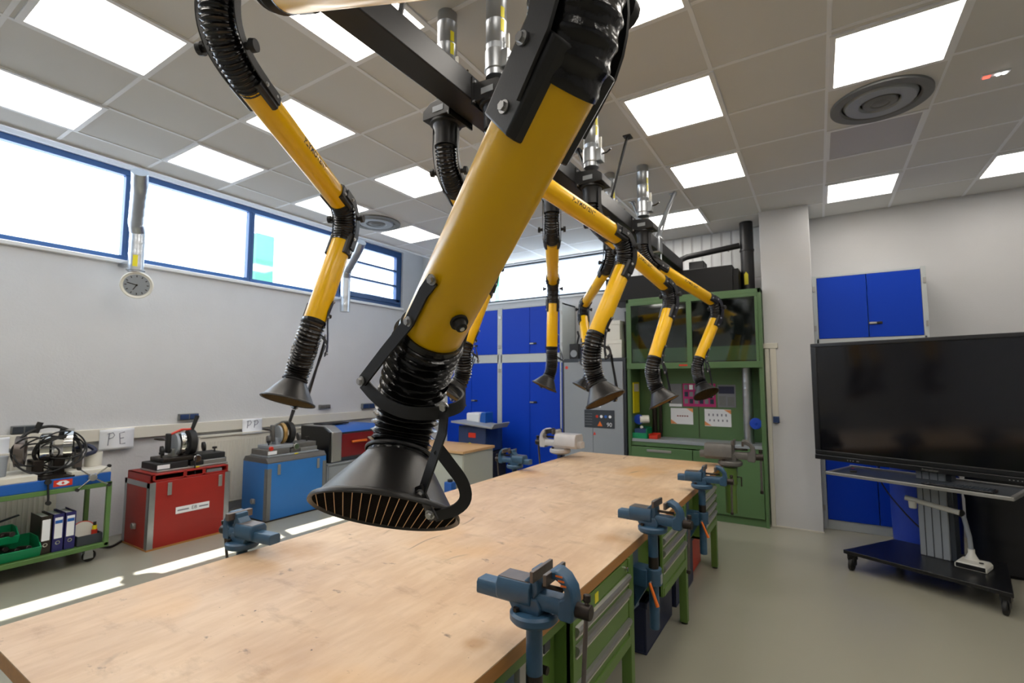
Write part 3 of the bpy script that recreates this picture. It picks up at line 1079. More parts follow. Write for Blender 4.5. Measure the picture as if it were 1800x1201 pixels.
# ================================================================= VICES
def vise(x, y, rz, label, s=1.0, gap=.045, enamel='vise', pole='vise', low=.42, handle=-1.0, zbase=0.0, sleeve=True, pad=False):
    """local: +x = outwards (away from the bench), origin on the pole axis at table height"""
    t = thing('bench_vice', label, 'vice', (x, y, ZT + zbase), rz, group='vices clamped along the workbench edge')
    MB().cyl((0, 0, -low), (0, 0, .02), .0245 * (1 + (s - 1) * .6), n=28).build('pole', pole, t, bevel=.002)
    if sleeve:
        zb = -zbase
        MB().cyl((0, 0, -.155 + zb), (0, 0, -.10 + zb * .5), .0252 * (1 + (s - 1) * .6), n=28).build('worn_band', 'vdark', t)
        mb = MB().cyl((0, 0, -.225 + 0), (0, 0, -.145), .040, n=32)
        mb.box((-.10, -.045, -.235), (-.02, .045, -.15))
        mb.prism([(-.10, -.15), (-.02, -.2), (-.03, -.24), (-.10, -.36)], (0, -.012, 0), (1, 0, 0), (0, 0, 1), (0, .024, 0))
        mb.box((-.115, -.05, -.37), (-.10, .05, -.05))
        mb.v = [p + V((0, 0, zb)) for p in mb.v]
        mb.build('clamp_bracket', pole, t, bevel=.003)
        MB().box((.0385, -.012, -.215 + zb), (.0405, .014, -.17 + zb)).build('maker_plate', 'greymetal', t)
        h = MB()
        h.cyl((.0, -.038, -.20 + zb), (.0, -.060, -.205 + zb), .007, n=12)
        h.build('lever_pin', 'steel', t)
        MB().cyl((.0, -.058, -.20 + zb), (.045, -.075, -.30 + zb), .0065, .009, n=14).build('orange_lever', 'orange', t, bevel=.003)
    S = Matrix.Scale(s, 4)
    q = Matrix.Diagonal((s, s, s, 1))

    def bl(mb, name, m, par=t, **k):
        mb.v = [q @ p for p in mb.v]
        return mb.build(name, m, par, **k)
    # turntable
    bl(MB().lathe([(.0, .006), (.050, .006), (.066, .012), (.073, .020), (.073, .036), (.066, .043), (0, .043)], (0, 0, 0), (0, 0, 1), 48), 'turntable', enamel)
    for a in (0.9, -2.3):
        bl(MB().cyl((.056 * math.cos(a), .056 * math.sin(a), .040), (.056 * math.cos(a), .056 * math.sin(a), .054), .010, n=6), 'turntable_bolt', 'vdark')
    # fixed body
    body = MB()
    body.prism([(-.055, .040), (.035, .040), (.040, .064), (.028, .085), (-.108, .085), (-.108, .074), (-.07, .066)], (0, -.036, 0), (1, 0, 0), (0, 0, 1), (0, .072, 0))
    body.prism([(-.036, .062), (.036, .062), (.044, .078), (.044, .110), (.034, .128), (-.034, .128), (-.044, .110), (-.044, .078)], (-.110, 0, 0), (0, 1, 0), (0, 0, 1), (.118, 0, 0))
    if s > 1.3:
        body.prism([(-.045, .052), (.045, .052), (.058, .07), (.058, .125), (.046, .148), (-.046, .148), (-.058, .125), (-.058, .07)], (-.150, 0, 0), (0, 1, 0), (0, 0, 1), (.165, 0, 0))
    bl(body, 'fixed_body', enamel, bevel=.004)
    if s < 1.3:
        bl(MB().box((-.106, -.033, .1275), (.0, .033, .1292)), 'anvil_face', 'vjaw')
    g0 = .030
    jw = MB()
    jw.prism([(-.012, .080), (.012, .072), (.030, .105), (g0 - .004, .150), (g0 - .004, .172), (g0 - .022, .170), (.004, .150), (-.020, .128)], (0, -.030, 0), (1, 0, 0), (0, 0, 1), (0, .06, 0))
    bl(jw, 'fixed_jaw', enamel, bevel=.004)
    bl(MB().box((g0 - .010, -.062, .142), (g0 + .002, .062, .174)), 'fixed_jaw_plate', 'vjaw', bevel=.002)
    # sliding bar and moving jaw
    x1 = g0 + gap
    bl(MB().prism([(-.026, .056), (.026, .056), (.029, .062), (.029, .090), (.022, .100), (-.022, .100), (-.029, .090), (-.029, .062)], (-.182 + gap - .045, 0, 0), (0, 1, 0), (0, 0, 1), (.182 + x1 + .04 - gap + .045, 0, 0)), 'slide_bar', enamel, bevel=.002)
    mj = MB()
    outer = [(x1 - .002, .174), (x1 + .020, .179), (x1 + .048, .164), (x1 + .070, .134), (x1 + .076, .100), (x1 + .074, .052), (x1 + .068, .042), (x1 + .030, .044), (x1 + .026, .056), (x1 + .028, .098), (x1 + .044, .106), (x1 + .048, .124), (x1 + .038, .142), (x1 + .020, .152), (x1 - .002, .152)]
    mj.prism(outer, (0, -.030, 0), (1, 0, 0), (0, 0, 1), (0, .06, 0))
    bl(mj, 'moving_jaw', enamel, bevel=.006)
    bl(MB().box((x1 - .002, -.062, .142), (x1 + .010, .062, .174)), 'moving_jaw_plate', 'vjaw', bevel=.002)
    # screw and handle
    bl(MB().cyl((x1 + .072, 0, .074), (x1 + .118, 0, .074), .021, n=28), 'screw_boss', 'vdark', bevel=.003)
    if gap > .02:
        bl(MB().cyl((.03, 0, .117), (x1 + .03, 0, .117), .007, n=10), 'guide_rod', 'vdark')
    hx = x1 + .103
    ang = R(8)
    a = V((hx, 0, .074))
    up = V((0, math.sin(ang), math.cos(ang)))
    bl(MB().cyl(a - up * .215, a + up * .030, .0065, n=12), 'handle_rod', 'vjaw')
    bl(MB().cyl(a + up * .026, a + up * .046, .011, n=16), 'handle_knob', 'vdark', bevel=.003)
    bl(MB().cyl(a - up * .222, a - up * .204, .010, n=16), 'handle_knob', 'vdark', bevel=.003)
    if pad:
        # printed maker marks on the side of the jaw that faces the aisle front
        for k in range(3):
            MB().box((x1 + .022 + .008 * k, -.0312, .163 - .012 * k), (x1 + .044 + .006 * k, -.0303, .168 - .012 * k)).build('orange_marking', 'orange', t, smooth=0)
    return t


vise(-.745, 1.31, 0, 'blue vice on the near right bench edge, largest and closest to the viewer', gap=.035, low=.66, pad=True, zbase=.078)
vise(-.745, 2.53, R(-4), 'blue vice on the right bench edge, middle of the three blue ones there', gap=.05, low=.46, zbase=.022)
vise(-.745, 3.76, R(3), 'blue vice on the right bench edge, farthest of the three blue ones there', gap=.065, low=.45, zbase=.012)
vise(-2.345, 1.33, R(186), 'blue vice with worn jaws on the near left bench edge', gap=.004, low=.3)
vise(-2.345, 3.78, R(178), 'small blue vice on the left bench edge before the blue cabinets', gap=.06, low=.3)
vise(-2.33, 4.66, R(176), 'large pale grey vice at the far left bench corner', s=1.5, gap=.05, enamel='vpale', pole='teal', low=.3, zbase=.02)
vg = vise(-.72, 4.93, R(4), 'big dark grey vice on a green pole at the far right bench corner', s=1.42, gap=.045, enamel='vgrey', pole='green', low=.36, zbase=.0, sleeve=False)
MB().cyl((0, 0, -.15), (0, 0, .0), .060, n=28).cyl((0, 0, -.41), (0, 0, -.15), .050, n=28).box((-.12, -.05, -.12), (-.03, .05, -.04)).build('green_socket', 'green', vg, bevel=.004)
MB().sweep([(.05, -.02, -.08), (.09, -.03, -.08), (.09, -.03, -.16)], .007, n=8).build('locking_lever', 'vdark', vg)

# crates below the bench
for (x, y, w_, d_, h_, m_, lb) in ((-1.10, 3.28, .34, .6, .30, 'navy', 'navy plastic crate on the floor under the middle drawer unit'), (-1.10, 3.98, .34, .56, .36, 'navy', 'navy plastic crate on the floor behind the middle bench leg'), (-1.12, 4.56, .3, .4, .34, 'redp', 'red plastic box on the floor under the far drawer unit')):
    b = thing('storage_crate', lb, 'crate', (x, y, 0))
    mb = MB()
    w2, d2_ = w_ / 2, d_ / 2
    mb.box((-w2, -d2_, 0), (w2, d2_, .012)).box((-w2, -d2_, .012), (-w2 + .01, d2_, h_)).box((w2 - .01, -d2_, .012), (w2, d2_, h_)).box((-w2 + .01, -d2_, .012), (w2 - .01, -d2_ + .01, h_)).box((-w2 + .01, d2_ - .01, .012), (w2 - .01, d2_, h_))
    mb.build('body', m_, b, bevel=.004)
    mb = MB()
    for sx_ in (-1, 1):
        mb.box((sx_ * w2 - .012, -d2_ - .012, h_ - .03), (sx_ * w2 + .012, d2_ + .012, h_ + .005))
        mb.box((-w2, sx_ * d2_ - .012, h_ - .03), (w2, sx_ * d2_ + .012, h_ + .005))
    mb.build('rim', m_, b, bevel=.003)

# ================================================================= WINDOW WALL
# ducts running down the window wall
for i_, (y, lb) in enumerate(((2.14, 'galvanised duct bending down across the long window above the round white dial'), (4.80, 'galvanised duct bending down across the long window behind the front left arm'), (6.62, 'galvanised duct in the far left room corner'))):
    t = thing('wall_duct', lb, 'duct', (-5.98, y, 2.75), group='galvanised ducts on the window wall')
    p = [(.58, -.22, .86), (.46, -.17, .74), (.06, -.04, .50), (0, 0, .42), (0, 0, .0)] if i_ == 0 else [(.50, -.15, .86), (.40, -.12, .76), (.04, -.02, .52), (0, 0, .42), (0, 0, -.1)]
    pts = []
    for a, b in zip(p[:-1], p[1:]):
        a, b = V(a), V(b)
        n_ = max(2, int((b - a).length / .02))
        pts += [a + (b - a) * (k / n_) for k in range(n_)]
    pts.append(V(p[-1]))
    MB().sweep(pts, lambda i, a: .0685 + (.0025 if i % 6 == 0 else 0), n=28).build('pipe', 'galv', t, smooth=60)
    MB().box((-.37, -.03, .1), (-.06, .03, .13)).build('wall_clip', 'galv', t)
    if i_ == 0:
        MB().add([(.0715 * math.cos(a), .0715 * math.sin(a), z) for z in (.05, .17) for a in (-.75, -.45, -.15)], [(0, 1, 4, 3), (1, 2, 5, 4)]).build('yellow_sticker', 'yel', t)
        MB().lathe([(.071, 0), (.082, 0), (.082, .008), (.071, .008)], (0, 0, .015), (0, 0, 1), 28, closed=True).build('flange', 'galv', t)
t = thing('duct_outlet_dial', 'round white rimmed dial with grey face under the wall duct', 'vent', (-5.98, 2.16, 2.62))
ax = V((.86, -.38, -.30)).normalized()
MB().lathe([(0, -.045), (.10, -.045), (.136, -.02), (.142, .0), (.142, .018), (.134, .024), (.118, .012), (.0, .012)], (0, 0, 0), ax, 48).build('rim', 'plastic', t)
MB().lathe([(0, .0125), (.112, .0125), (.112, .015), (0, .015)], (0, 0, 0), ax, 48).build('face', 'greymetal', t)
gx, gy, _ = frame(ax, (0, 0, 1))
mb = MB()
for k in range(12):
    a = k * PI / 6
    p = ax * .017 + (gx * math.cos(a) + gy * math.sin(a)) * .092
    mb.box((-.009, -.004, -.001), (.009, .004, .001), mx=Matrix.Translation(p) @ Matrix((gx * math.cos(a) + gy * math.sin(a), -gx * math.sin(a) + gy * math.cos(a), ax)).transposed().to_4x4())
mb.build('marks', 'vdark', t, smooth=0)
mb = MB()
for a, L in ((2.6, .06), (1.3, .085)):
    p = ax * .018 + (gx * math.cos(a) + gy * math.sin(a)) * L / 2
    mb.box((-L / 2, -.004, -.001), (L / 2, .004, .001), mx=Matrix.Translation(p) @ Matrix((gx * math.cos(a) + gy * math.sin(a), -gx * math.sin(a) + gy * math.cos(a), ax)).transposed().to_4x4())
mb.cyl(ax * .016, ax * .024, .01, n=12)
mb.build('pointer', 'vdark', t, smooth=0)

# papers taped to the trunking
XW = XL + .057


def paper(y0, y1, z0, z1, txt, lb, curl=.0):
    t = thing('paper_sheet', lb, 'paper', (XW, (y0 + y1) / 2, (z0 + z1) / 2), group='handwritten sheets taped to the wall trunking')
    w2, h2 = (y1 - y0) / 2, (z1 - z0) / 2
    vs = []
    n_ = 8
    for i in range(n_ + 1):
        u_ = i / n_
        dx = .004 + curl * u_ * u_
        for sy in (-1, 1):
            vs.append((dx, sy * w2 - curl * .5 * u_ * u_, h2 - 2 * h2 * u_))
    fs = [(2 * i, 2 * i + 1, 2 * i + 3, 2 * i + 2) for i in range(n_)]
    o = MB().add(vs, fs).build('sheet', 'paper', t)
    so = o.modifiers.new('solid', 'SOLIDIFY')
    so.thickness = .0015
    if txt:
        # hand drawn strokes
        S_ = {'P': [[(-.3, -.5), (-.2, .5)], [(-.35, .42), (.1, .5), (.25, .3), (.1, .1), (-.25, .02)]], 'E': [[(.2, .5), (-.25, .42), (-.15, -.45), (.3, -.42)], [(-.2, 0), (.15, .04)]]}
        xo = -.048 if len(txt) > 1 else 0
        for ch in txt:
            for st in S_[ch]:
                pts_ = [(.008 + curl * .3, xo + q[0] * .10, .006 + q[1] * .13) for q in st]
                MB().ribbon(pts_, [(1, 0, 0)] * len(pts_), .007, .0012).build('pen_stroke', 'ink', t, smooth=0)
            xo += .092
    return t


paper(1.13, 1.37, .92, 1.11, '', 'blank white sheet at the left edge above the trolley rail')
paper(2.03, 2.33, .90, 1.115, 'PE', 'white sheet with handwritten PE between trolley and red crate')
paper(3.50, 3.76, .94, 1.125, 'PP', 'white curling sheet with handwritten PP above the blue crate', curl=.05)


def socket(y0, y1, z0, z1, m_, lb, n_=2):
    t = thing('wall_socket', lb, 'socket', (XL + .002, (y0 + y1) / 2, (z0 + z1) / 2))
    MB().box((0, -(y1 - y0) / 2, -(z1 - z0) / 2), (.05, (y1 - y0) / 2, (z1 - z0) / 2)).build('housing', 'cgrey', t, bevel=.005)
    d_ = (y1 - y0) / n_
    for k in range(n_):
        yy = -(y1 - y0) / 2 + d_ * k
        MB().box((.05, yy + .006, -(z1 - z0) / 2 + .008), (.058, yy + d_ - .006, (z1 - z0) / 2 - .008)).build('flap', m_, t, bevel=.003)


socket(1.38, 1.55, 1.13, 1.205, 'darkmetal', 'dark double wall socket above the trunking near the left photo edge')
socket(2.77, 2.98, 1.16, 1.235, 'teal', 'blue grey wall socket above the red crate machine')
socket(4.66, 4.84, 1.20, 1.26, 'vgrey', 'small grey wall socket below the front left arm hood')
socket(5.46, 5.72, 1.16, 1.245, 'teal', 'dark blue wall socket beside the big hood hose')


def radiator(y0, y1, lb):
    t = thing('radiator', lb, 'radiator', (XL + .02, (y0 + y1) / 2, .12))
    L = (y1 - y0) / 2
    MB().box((.03, -L, 0), (.07, L, .82)).build('panel', 'cream', t, bevel=.006)
    mb = MB()
    y = -L + .03
    while y < L - .04:
        mb.box((.07, y, .04), (.078, y + .018, .76))
        y += .036
    mb.build('ribs', 'cream', t, bevel=.003)
    MB().box((.02, -L, .82), (.085, L, .845)).build('top_cover', 'cream', t, bevel=.004)
    for s_ in (-1, 1):
        MB().box((-.015, s_ * (L - .1) - .02, .1), (.03, s_ * (L - .1) + .02, .7)).build('wall_bracket', 'cream', t)


radiator(-.6, 1.72, 'cream ribbed radiator behind the green trolley')
radiator(2.98, 5.2, 'cream ribbed radiator behind the blue crate')

# ================================================================= TROLLEY
t = thing('trolley', 'green steel trolley with two shelves on castors at the left edge', 'trolley', (-5.83, .9, 0))
ya, yb = -1.1, 1.01
xa, xb = -.26, .28
for x in (xa, xb - .035):
    for y in (ya, yb - .035):
        MB().box((x, y, .13), (x + .035, y + .035, .70)).build('post', 'tgreen', t, bevel=.003)
for z, nm_ in ((.66, 'top_shelf'), (.12, 'bottom_shelf')):
    MB().box((xa, ya, z), (xb, yb, z + .04)).build(nm_, 'tgreen', t, bevel=.004)
for x in (xa + .07, xb - .09):
    for y in (ya + .1, yb - .12):
        c = MB().box((x - .03, y - .03, .06), (x + .03, y + .03, .12)).box((x - .026, y - .035, .03), (x - .02, y + .035, .08)).box((x + .02, y - .035, .03), (x + .026, y + .035, .08)).build('castor', 'galv', t, bevel=.003)
        MB().cyl((x - .016, y + .01, .05), (x + .016, y + .01, .05), .05, n=24).build('wheel', 'rubber', c, bevel=.008)

# welding machine on the trolley
t = thing('welding_machine', 'blue railed pipe welding machine with looped black cables on the trolley', 'machine', (-5.80, .9, .70))
MB().box((-.2, -1.1, 0), (.24, 1.0, .085)).build('blue_rail', 'trblue', t, bevel=.004)
MB().box((-.22, -1.1, .085), (.23, .50, .135)).box((-.22, .72, .085), (.23, 1.0, .125)).build('white_deck', 'cream', t, bevel=.004)
MB().box((.10, .52, .085), (.235, .74, .10)).box((-.2, .52, .085), (.1, .74, .11)).build('dark_deck_plate', 'vdark', t)
# emblem
MB().box((.2405, .60, .018), (.242, .725, .072)).build('emblem', 'redp', t, bevel=.0)
mb = MB()
mb.prism([(-.045, 0), (-.02, .018), (.02, .018), (.045, 0), (.02, -.018), (-.02, -.018)], (.2425, .662, .045), (0, 1, 0), (0, 0, 1), (.001, 0, 0))
mb.build('emblem_mark', 'paper', t, smooth=0)
mb = MB()
mb.prism([(-.012, 0), (0, .012), (.012, 0), (0, -.012)], (.2437, .662, .045), (0, 1, 0), (0, 0, 1), (.001, 0, 0))
mb.build('emblem_dot', 'redp', t, smooth=0)
hub = MB().cyl((.24, .86, .06), (.275, .86, .06), .03, n=20).build('star_wheel_hub', 'alu', t, bevel=.003)
for a in (.75, 2.35, 3.9, 5.6):
    q_ = V((.275, .86 + .15 * math.cos(a), .06 + .13 * math.sin(a)))
    MB().cyl((.26, .86, .06), q_, .006, n=10).build('spoke', 'chrome', hub)
    MB().cyl(q_ - V((.012, 0, 0)), q_ + V((.014, 0, 0)), .014, n=14).build('spoke_knob', 'rubber', hub)
MB().cyl((.245, .56, .07), (.27, .56, .07), .022, n=18).build('lever_hub', 'rubber', t)
MB().cyl((.26, .56, .06), (.262, .57, -.10), .008, n=10).cyl((.25, .57, -.105), (.275, .57, -.105), .018, n=14).build('drop_lever', 'rubber', t)
MB().lathe([(0, -.045), (.10, -.045), (.125, -.03), (.125, .03), (.10, .045), (0, .045)], (-.0, .60, .34), (.35, 1, 0), 40).build('chrome_drum', 'chrome', t)
MB().lathe([(.10, -.03), (.15, -.03), (.15, .03), (.10, .03)], (-.02, .76, .34), (.35, 1, 0), 40, closed=True).build('clamp_ring', 'chrome', t)
MB().lathe([(.09, -.03), (.13, -.03), (.13, .03), (.09, .03)], (-.02, .44, .32), (.35, 1, 0), 40, closed=True).build('clamp_ring', 'vjaw', t)
MB().box((-.1, .50, .10), (.06, .58, .24)).box((-.1, .64, .10), (.06, .72, .26)).build('drum_support', 'vdark', t, bevel=.01)
MB().sweep(catmull([(.04, .38, .30), (.02, .44, .45), (0, .60, .52), (-.0, .76, .46), (.02, .84, .30)], 6), .013, n=10).build('top_handle', 'rubber', t)
MB().cyl((.0, .52, .47), (.0, .55, .56), .022, n=14).build('handle_grip', 'rubber', t)
MB().cyl((.0, .69, .40), (.02, .70, .50), .02, n=14).build('handle_grip', 'rubber', t)
rnd = random.Random(4)
for k in range(7):
    cy, cz, ry, rz_ = .58 + rnd.uniform(-.12, .12), .31 + rnd.uniform(-.03, .04), rnd.uniform(.11, .19), rnd.uniform(.08, .17)
    ph_ = rnd.uniform(0, 6.28)
    tl = rnd.uniform(-.5, .5)
    pts = []
    for i in range(48):
        a = 2 * PI * i / 48
        yy, zz = ry * math.cos(a), rz_ * math.sin(a)
        pts.append((.08 + .05 * math.sin(a * 2 + ph_), cy + yy * math.cos(tl) - zz * math.sin(tl), cz + yy * math.sin(tl) * .6 + zz * math.cos(tl)))
    MB().sweep(pts, .007, n=8, loop=True).build('cable_loop', 'rubber', t)
MB().cyl((.06, .30, .135), (.06, .30, .30), .045, .05, n=20).build('grey_cup', 'greymetal', t)
for y_, h_ in ((.18, .19), (.82, .14)):
    o_ = MB().box((-.03, y_ - .03, .125), (.03, y_ + .03, .125 + h_)).build('clamp_post', 'vjaw', t, bevel=.006)
    MB().cyl((0, y_, .125 + h_), (0, y_, .155 + h_), .022, n=12).build('clamp_knob', 'rubber', o_)
MB().sweep(catmull([(-.05, .78, .28), (0, .88, .32), (.05, .93, .27), (.04, .86, .24)], 5), .02, n=10).build('blue_clamp_bunch', 'navy', t)
o = thing('plastic_cup', 'translucent white cup standing on the trolley machine deck', 'cup', (-5.83, 1.845, .825))
MB().lathe([(0, 0), (.062, 0), (.066, .01), (.068, .125), (.064, .125), (.062, .012), (0, .008)], (0, 0, 0), (0, 0, 1), 32).build('cup_body', 'plastic', o)
# things on the lower shelf
for (x, y, z, w_, d_, h_, lb) in ((-5.70, 1.24, .162, .30, .42, .15, 'large green open-fronted bin on the lower trolley shelf'), (-5.70, 1.17, .30, .22, .30, .12, 'small green bin stacked on the larger green bin')):
    b = thing('storage_bin', lb, 'bin', (x, y, z), group='green bins on the trolley')
    prof_ = [(-w_ / 2, 0), (w_ / 2 - .04, 0), (w_ / 2, h_ * .55), (w_ / 2 - .03, h_ * .62), (w_ / 2 - .10, h_), (-w_ / 2, h_)]
    for sy in (-1, 1):
        MB().prism(prof_, (0, sy * d_ / 2 - .004, 0), (1, 0, 0), (0, 0, 1), (0, .008, 0)).build('side', 'bgreen', b, bevel=.002)
    MB().box((-w_ / 2, -d_ / 2, 0), (w_ / 2 - .04, d_ / 2, .008)).box((-w_ / 2, -d_ / 2, 0), (-w_ / 2 + .008, d_ / 2, h_)).prism([(0, 0), (.04, h_ * .55), (.032, h_ * .57), (-.008, .008)], (w_ / 2 - .04, -d_ / 2, 0), (1, 0, 0), (0, 0, 1), (0, d_, 0)).build('shell', 'bgreen', b, bevel=.002)
    for k in range(5):
        p = V((-.06 + .03 * k, -d_ * .3 + .15 * d_ * k, .05 + .012 * (k % 3)))
        MB().cyl(p - V((.05, .02, 0)), p + V((.05, .02, .02)), .028, .022, n=10).build('dark_part', 'vdark', b, bevel=.004)
o = thing('dust_pan', 'dark grey lid leaning behind the green bins', 'lid', (-5.92, 1.18, .34))
MB().prism([(-.2, 0), (.2, .1), (.21, .09), (-.19, -.02)], (0, 0, .03), (0, 1, 0), (0, 0, 1), (.02, 0, 0)).build('lid_plate', 'darkmetal', o)
for k, (y, m_, lb) in enumerate(((1.485, 'vdark', 'dark ring binder with white label, leftmost of three on the trolley'), (1.565, 'binder', 'navy ring binder in the middle of three on the trolley'), (1.645, 'binder', 'navy ring binder, rightmost of three on the trolley'))):
    b = thing('ring_binder', lb, 'binder', (-5.73, y, .162), R(0), group='ring binders on the lower trolley shelf')
    MB().box((-.14, -.036, 0), (.13, -.033, .315)).box((-.14, .033, 0), (.13, .036, .315)).box((.125, -.036, 0), (.13, .036, .315)).build('cover', m_, b, bevel=.0015)
    MB().box((-.13, -.03, .008), (.12, .03, .30)).build('sheets', 'paper', b)
    MB().box((.1305, -.026, .11), (.1315, .026, .285)).build('spine_label', 'paper', b, smooth=0)
    if k:
        MB().box((.132, -.024, .235), (.133, .024, .262)).build('blue_print', 'trblue', b, smooth=0)
    MB().lathe([(.010, 0), (.016, 0), (.016, .002), (.010, .002)], (.1305, 0, .075), (1, 0, 0), 20, closed=True).build('finger_ring', 'chrome', b)
o = thing('parts_tray', 'dark grey tray with white disc and red topped tube on the lower trolley shelf', 'tray', (-5.72, 1.785, .162))
MB().box((-.13, -.09, 0), (.13, .09, .01)).box((-.13, -.09, .01), (-.122, .09, .085)).box((.122, -.09, .01), (.13, .09, .085)).box((-.122, -.09, .01), (.122, -.082, .085)).box((-.122, .082, .01), (.122, .09, .085)).build('tray_body', 'darkmetal', o, bevel=.003)
o = thing('round_lid', 'white round lid with red rim standing in the grey tray', 'lid', (-5.71, 1.77, .262))
MB().lathe([(0, -.008), (.082, -.008), (.082, .008), (0, .008)], (0, 0, .0), (1, 0, .35), 40).build('disc', 'plastic', o)
MB().lathe([(.082, -.009), (.090, -.009), (.090, .009), (.082, .009)], (0, 0, 0), (1, 0, .35), 40, closed=True).build('red_rim', 'redp', o)
o = thing('spray_tube', 'red tube with yellow collar in the grey tray', 'tube', (-5.66, 1.835, .173))
MB().cyl((0, 0, 0), (0, 0, .10), .022, n=18).build('body', 'redp', o, bevel=.003)
MB().cyl((0, 0, .10), (0, 0, .135), .018, n=18).build('collar', 'yel', o)
MB().cyl((0, 0, .135), (0, 0, .165), .012, n=14).build('nozzle', 'vdark', o)
o = MB().sweep(catmull([(-5.95, 1.98, .02), (-5.9, 2.05, .012), (-6.0, 2.16, .012), (-6.1, 2.24, .015)], 6), .011, n=8).build('floor_cable', 'rubber')
tag(o, 'black cable on the floor between the trolley and the red crate', 'cable')


# ================================================================= CRATES WITH MACHINES
def crate(x0, y0, x1, y1, h, m_, lb, lid_m, edge_m, open_top):
    t = thing('machine_crate', lb, 'crate', ((x0 + x1) / 2, (y0 + y1) / 2, 0), group='large wooden machine crates along the window wall')
    a, b = (x1 - x0) / 2, (y1 - y0) / 2
    MB().box((-a, -b, .012), (a, b, h)).build('box', m_, t, bevel=.004)
    MB().box((-a - .004, -b - .004, 0), (a + .004, b + .004, .016)).build('skid', 'edge' if open_top else 'vdark', t)
    for sy in (-1, 1):
        mb = MB()
        zt_ = h - (.0 if open_top else .06)
        mb.box((a - .055, min(sy * b, sy * (b + .003)), .016), (a + .003, max(sy * b, sy * (b + .003)), zt_))
        mb.box((a, min(sy * (b + .003), sy * (b - .05)), .016), (a + .003, max(sy * (b + .003), sy * (b - .05)), zt_))
        if open_top:
            mb.box((-a, min(sy * b, sy * (b + .003)), h - .05), (a, max(sy * b, sy * (b + .003)), h))
            mb.box((-a, min(sy * b, sy * (b + .003)), .016), (-a + .05, max(sy * b, sy * (b + .003)), h))
        mb.build('corner_edging', edge_m, t)
    for y in (-b + .17, b - .10) if open_top else (-b + .14, b - .12):
        MB().box((a + .003, y - .018, h - .14), (a + .012, y + .018, h - .02)).build('latch', 'alu', t, bevel=.003)
    MB().box((-.03, -b - .02, h * .28), (.04, -b - .003, h * .36)).cyl((.0, -b - .03, h * .32), (.0, -b, h * .32), .03, n=10).build('side_catch', 'alu', t, bevel=.004)
    if open_top:
        z = h
        li = MB()
        li.box((-a + .015, -b + .012, z), (-a + .03, b - .012, z + .075)).box((-a + .015, -b + .012, z), (a - .015, -b + .03, z + .075)).box((-a + .015, b - .03, z), (a - .015, b - .012, z + .075))
        li.box((a - .03, -b + .012, z), (a - .015, b - .012, z + .018)).box((a - .03, -b + .30, z), (a - .015, -b + .33, z + .075)).box((a - .03, b - .27, z), (a - .015, b - .24, z + .075)).box((a - .03, -b + .012, z), (a - .015, -b + .05, z + .075))
        li.box((-a + .015, -b + .012, z + .062), (a - .015, b - .012, z + .075))
        li.build('lid_tray', lid_m, t, bevel=.003)
        MB().box((a - .12, b - .22, z + .002), (a - .04, b - .06, z + .05)).build('inner_parts', 'greymetal', t, bevel=.006)
    else:
        MB().prism([(-a + .0, 0), (a, 0), (a, .012), (a - .04, .06), (-a + .04, .06), (-a, .012)], (0, -b, h), (1, 0, 0), (0, 0, 1), (0, 2 * b, 0)).build('lid_tray', lid_m, t, bevel=.003)
    return t


cr1 = crate(-6.02, 2.18, -5.47, 2.93, .64, 'red', 'red wooden machine crate with steel edges beside the trolley', 'red', 'galv', True)
lab = MB().box((.2765, -.14, .30), (.2785, .175, .365)).build('name_label', 'paper', cr1, smooth=0)
flat_text('EB', .05, (.279, .03, .333), (0, 1, 0), (0, 0, 1), 'inkblack', lab)
MB().box((.279, -.125, .325), (.2795, -.02, .338)).box((.279, .075, .325), (.2795, .165, .338)).build('print_line', 'ink', lab, smooth=0)
cr2 = crate(-5.93, 3.33, -5.42, 4.12, .66, 'crateblue', 'blue machine crate with grey lid left of the laser cutter', 'dgrey', 'cgrey', False)


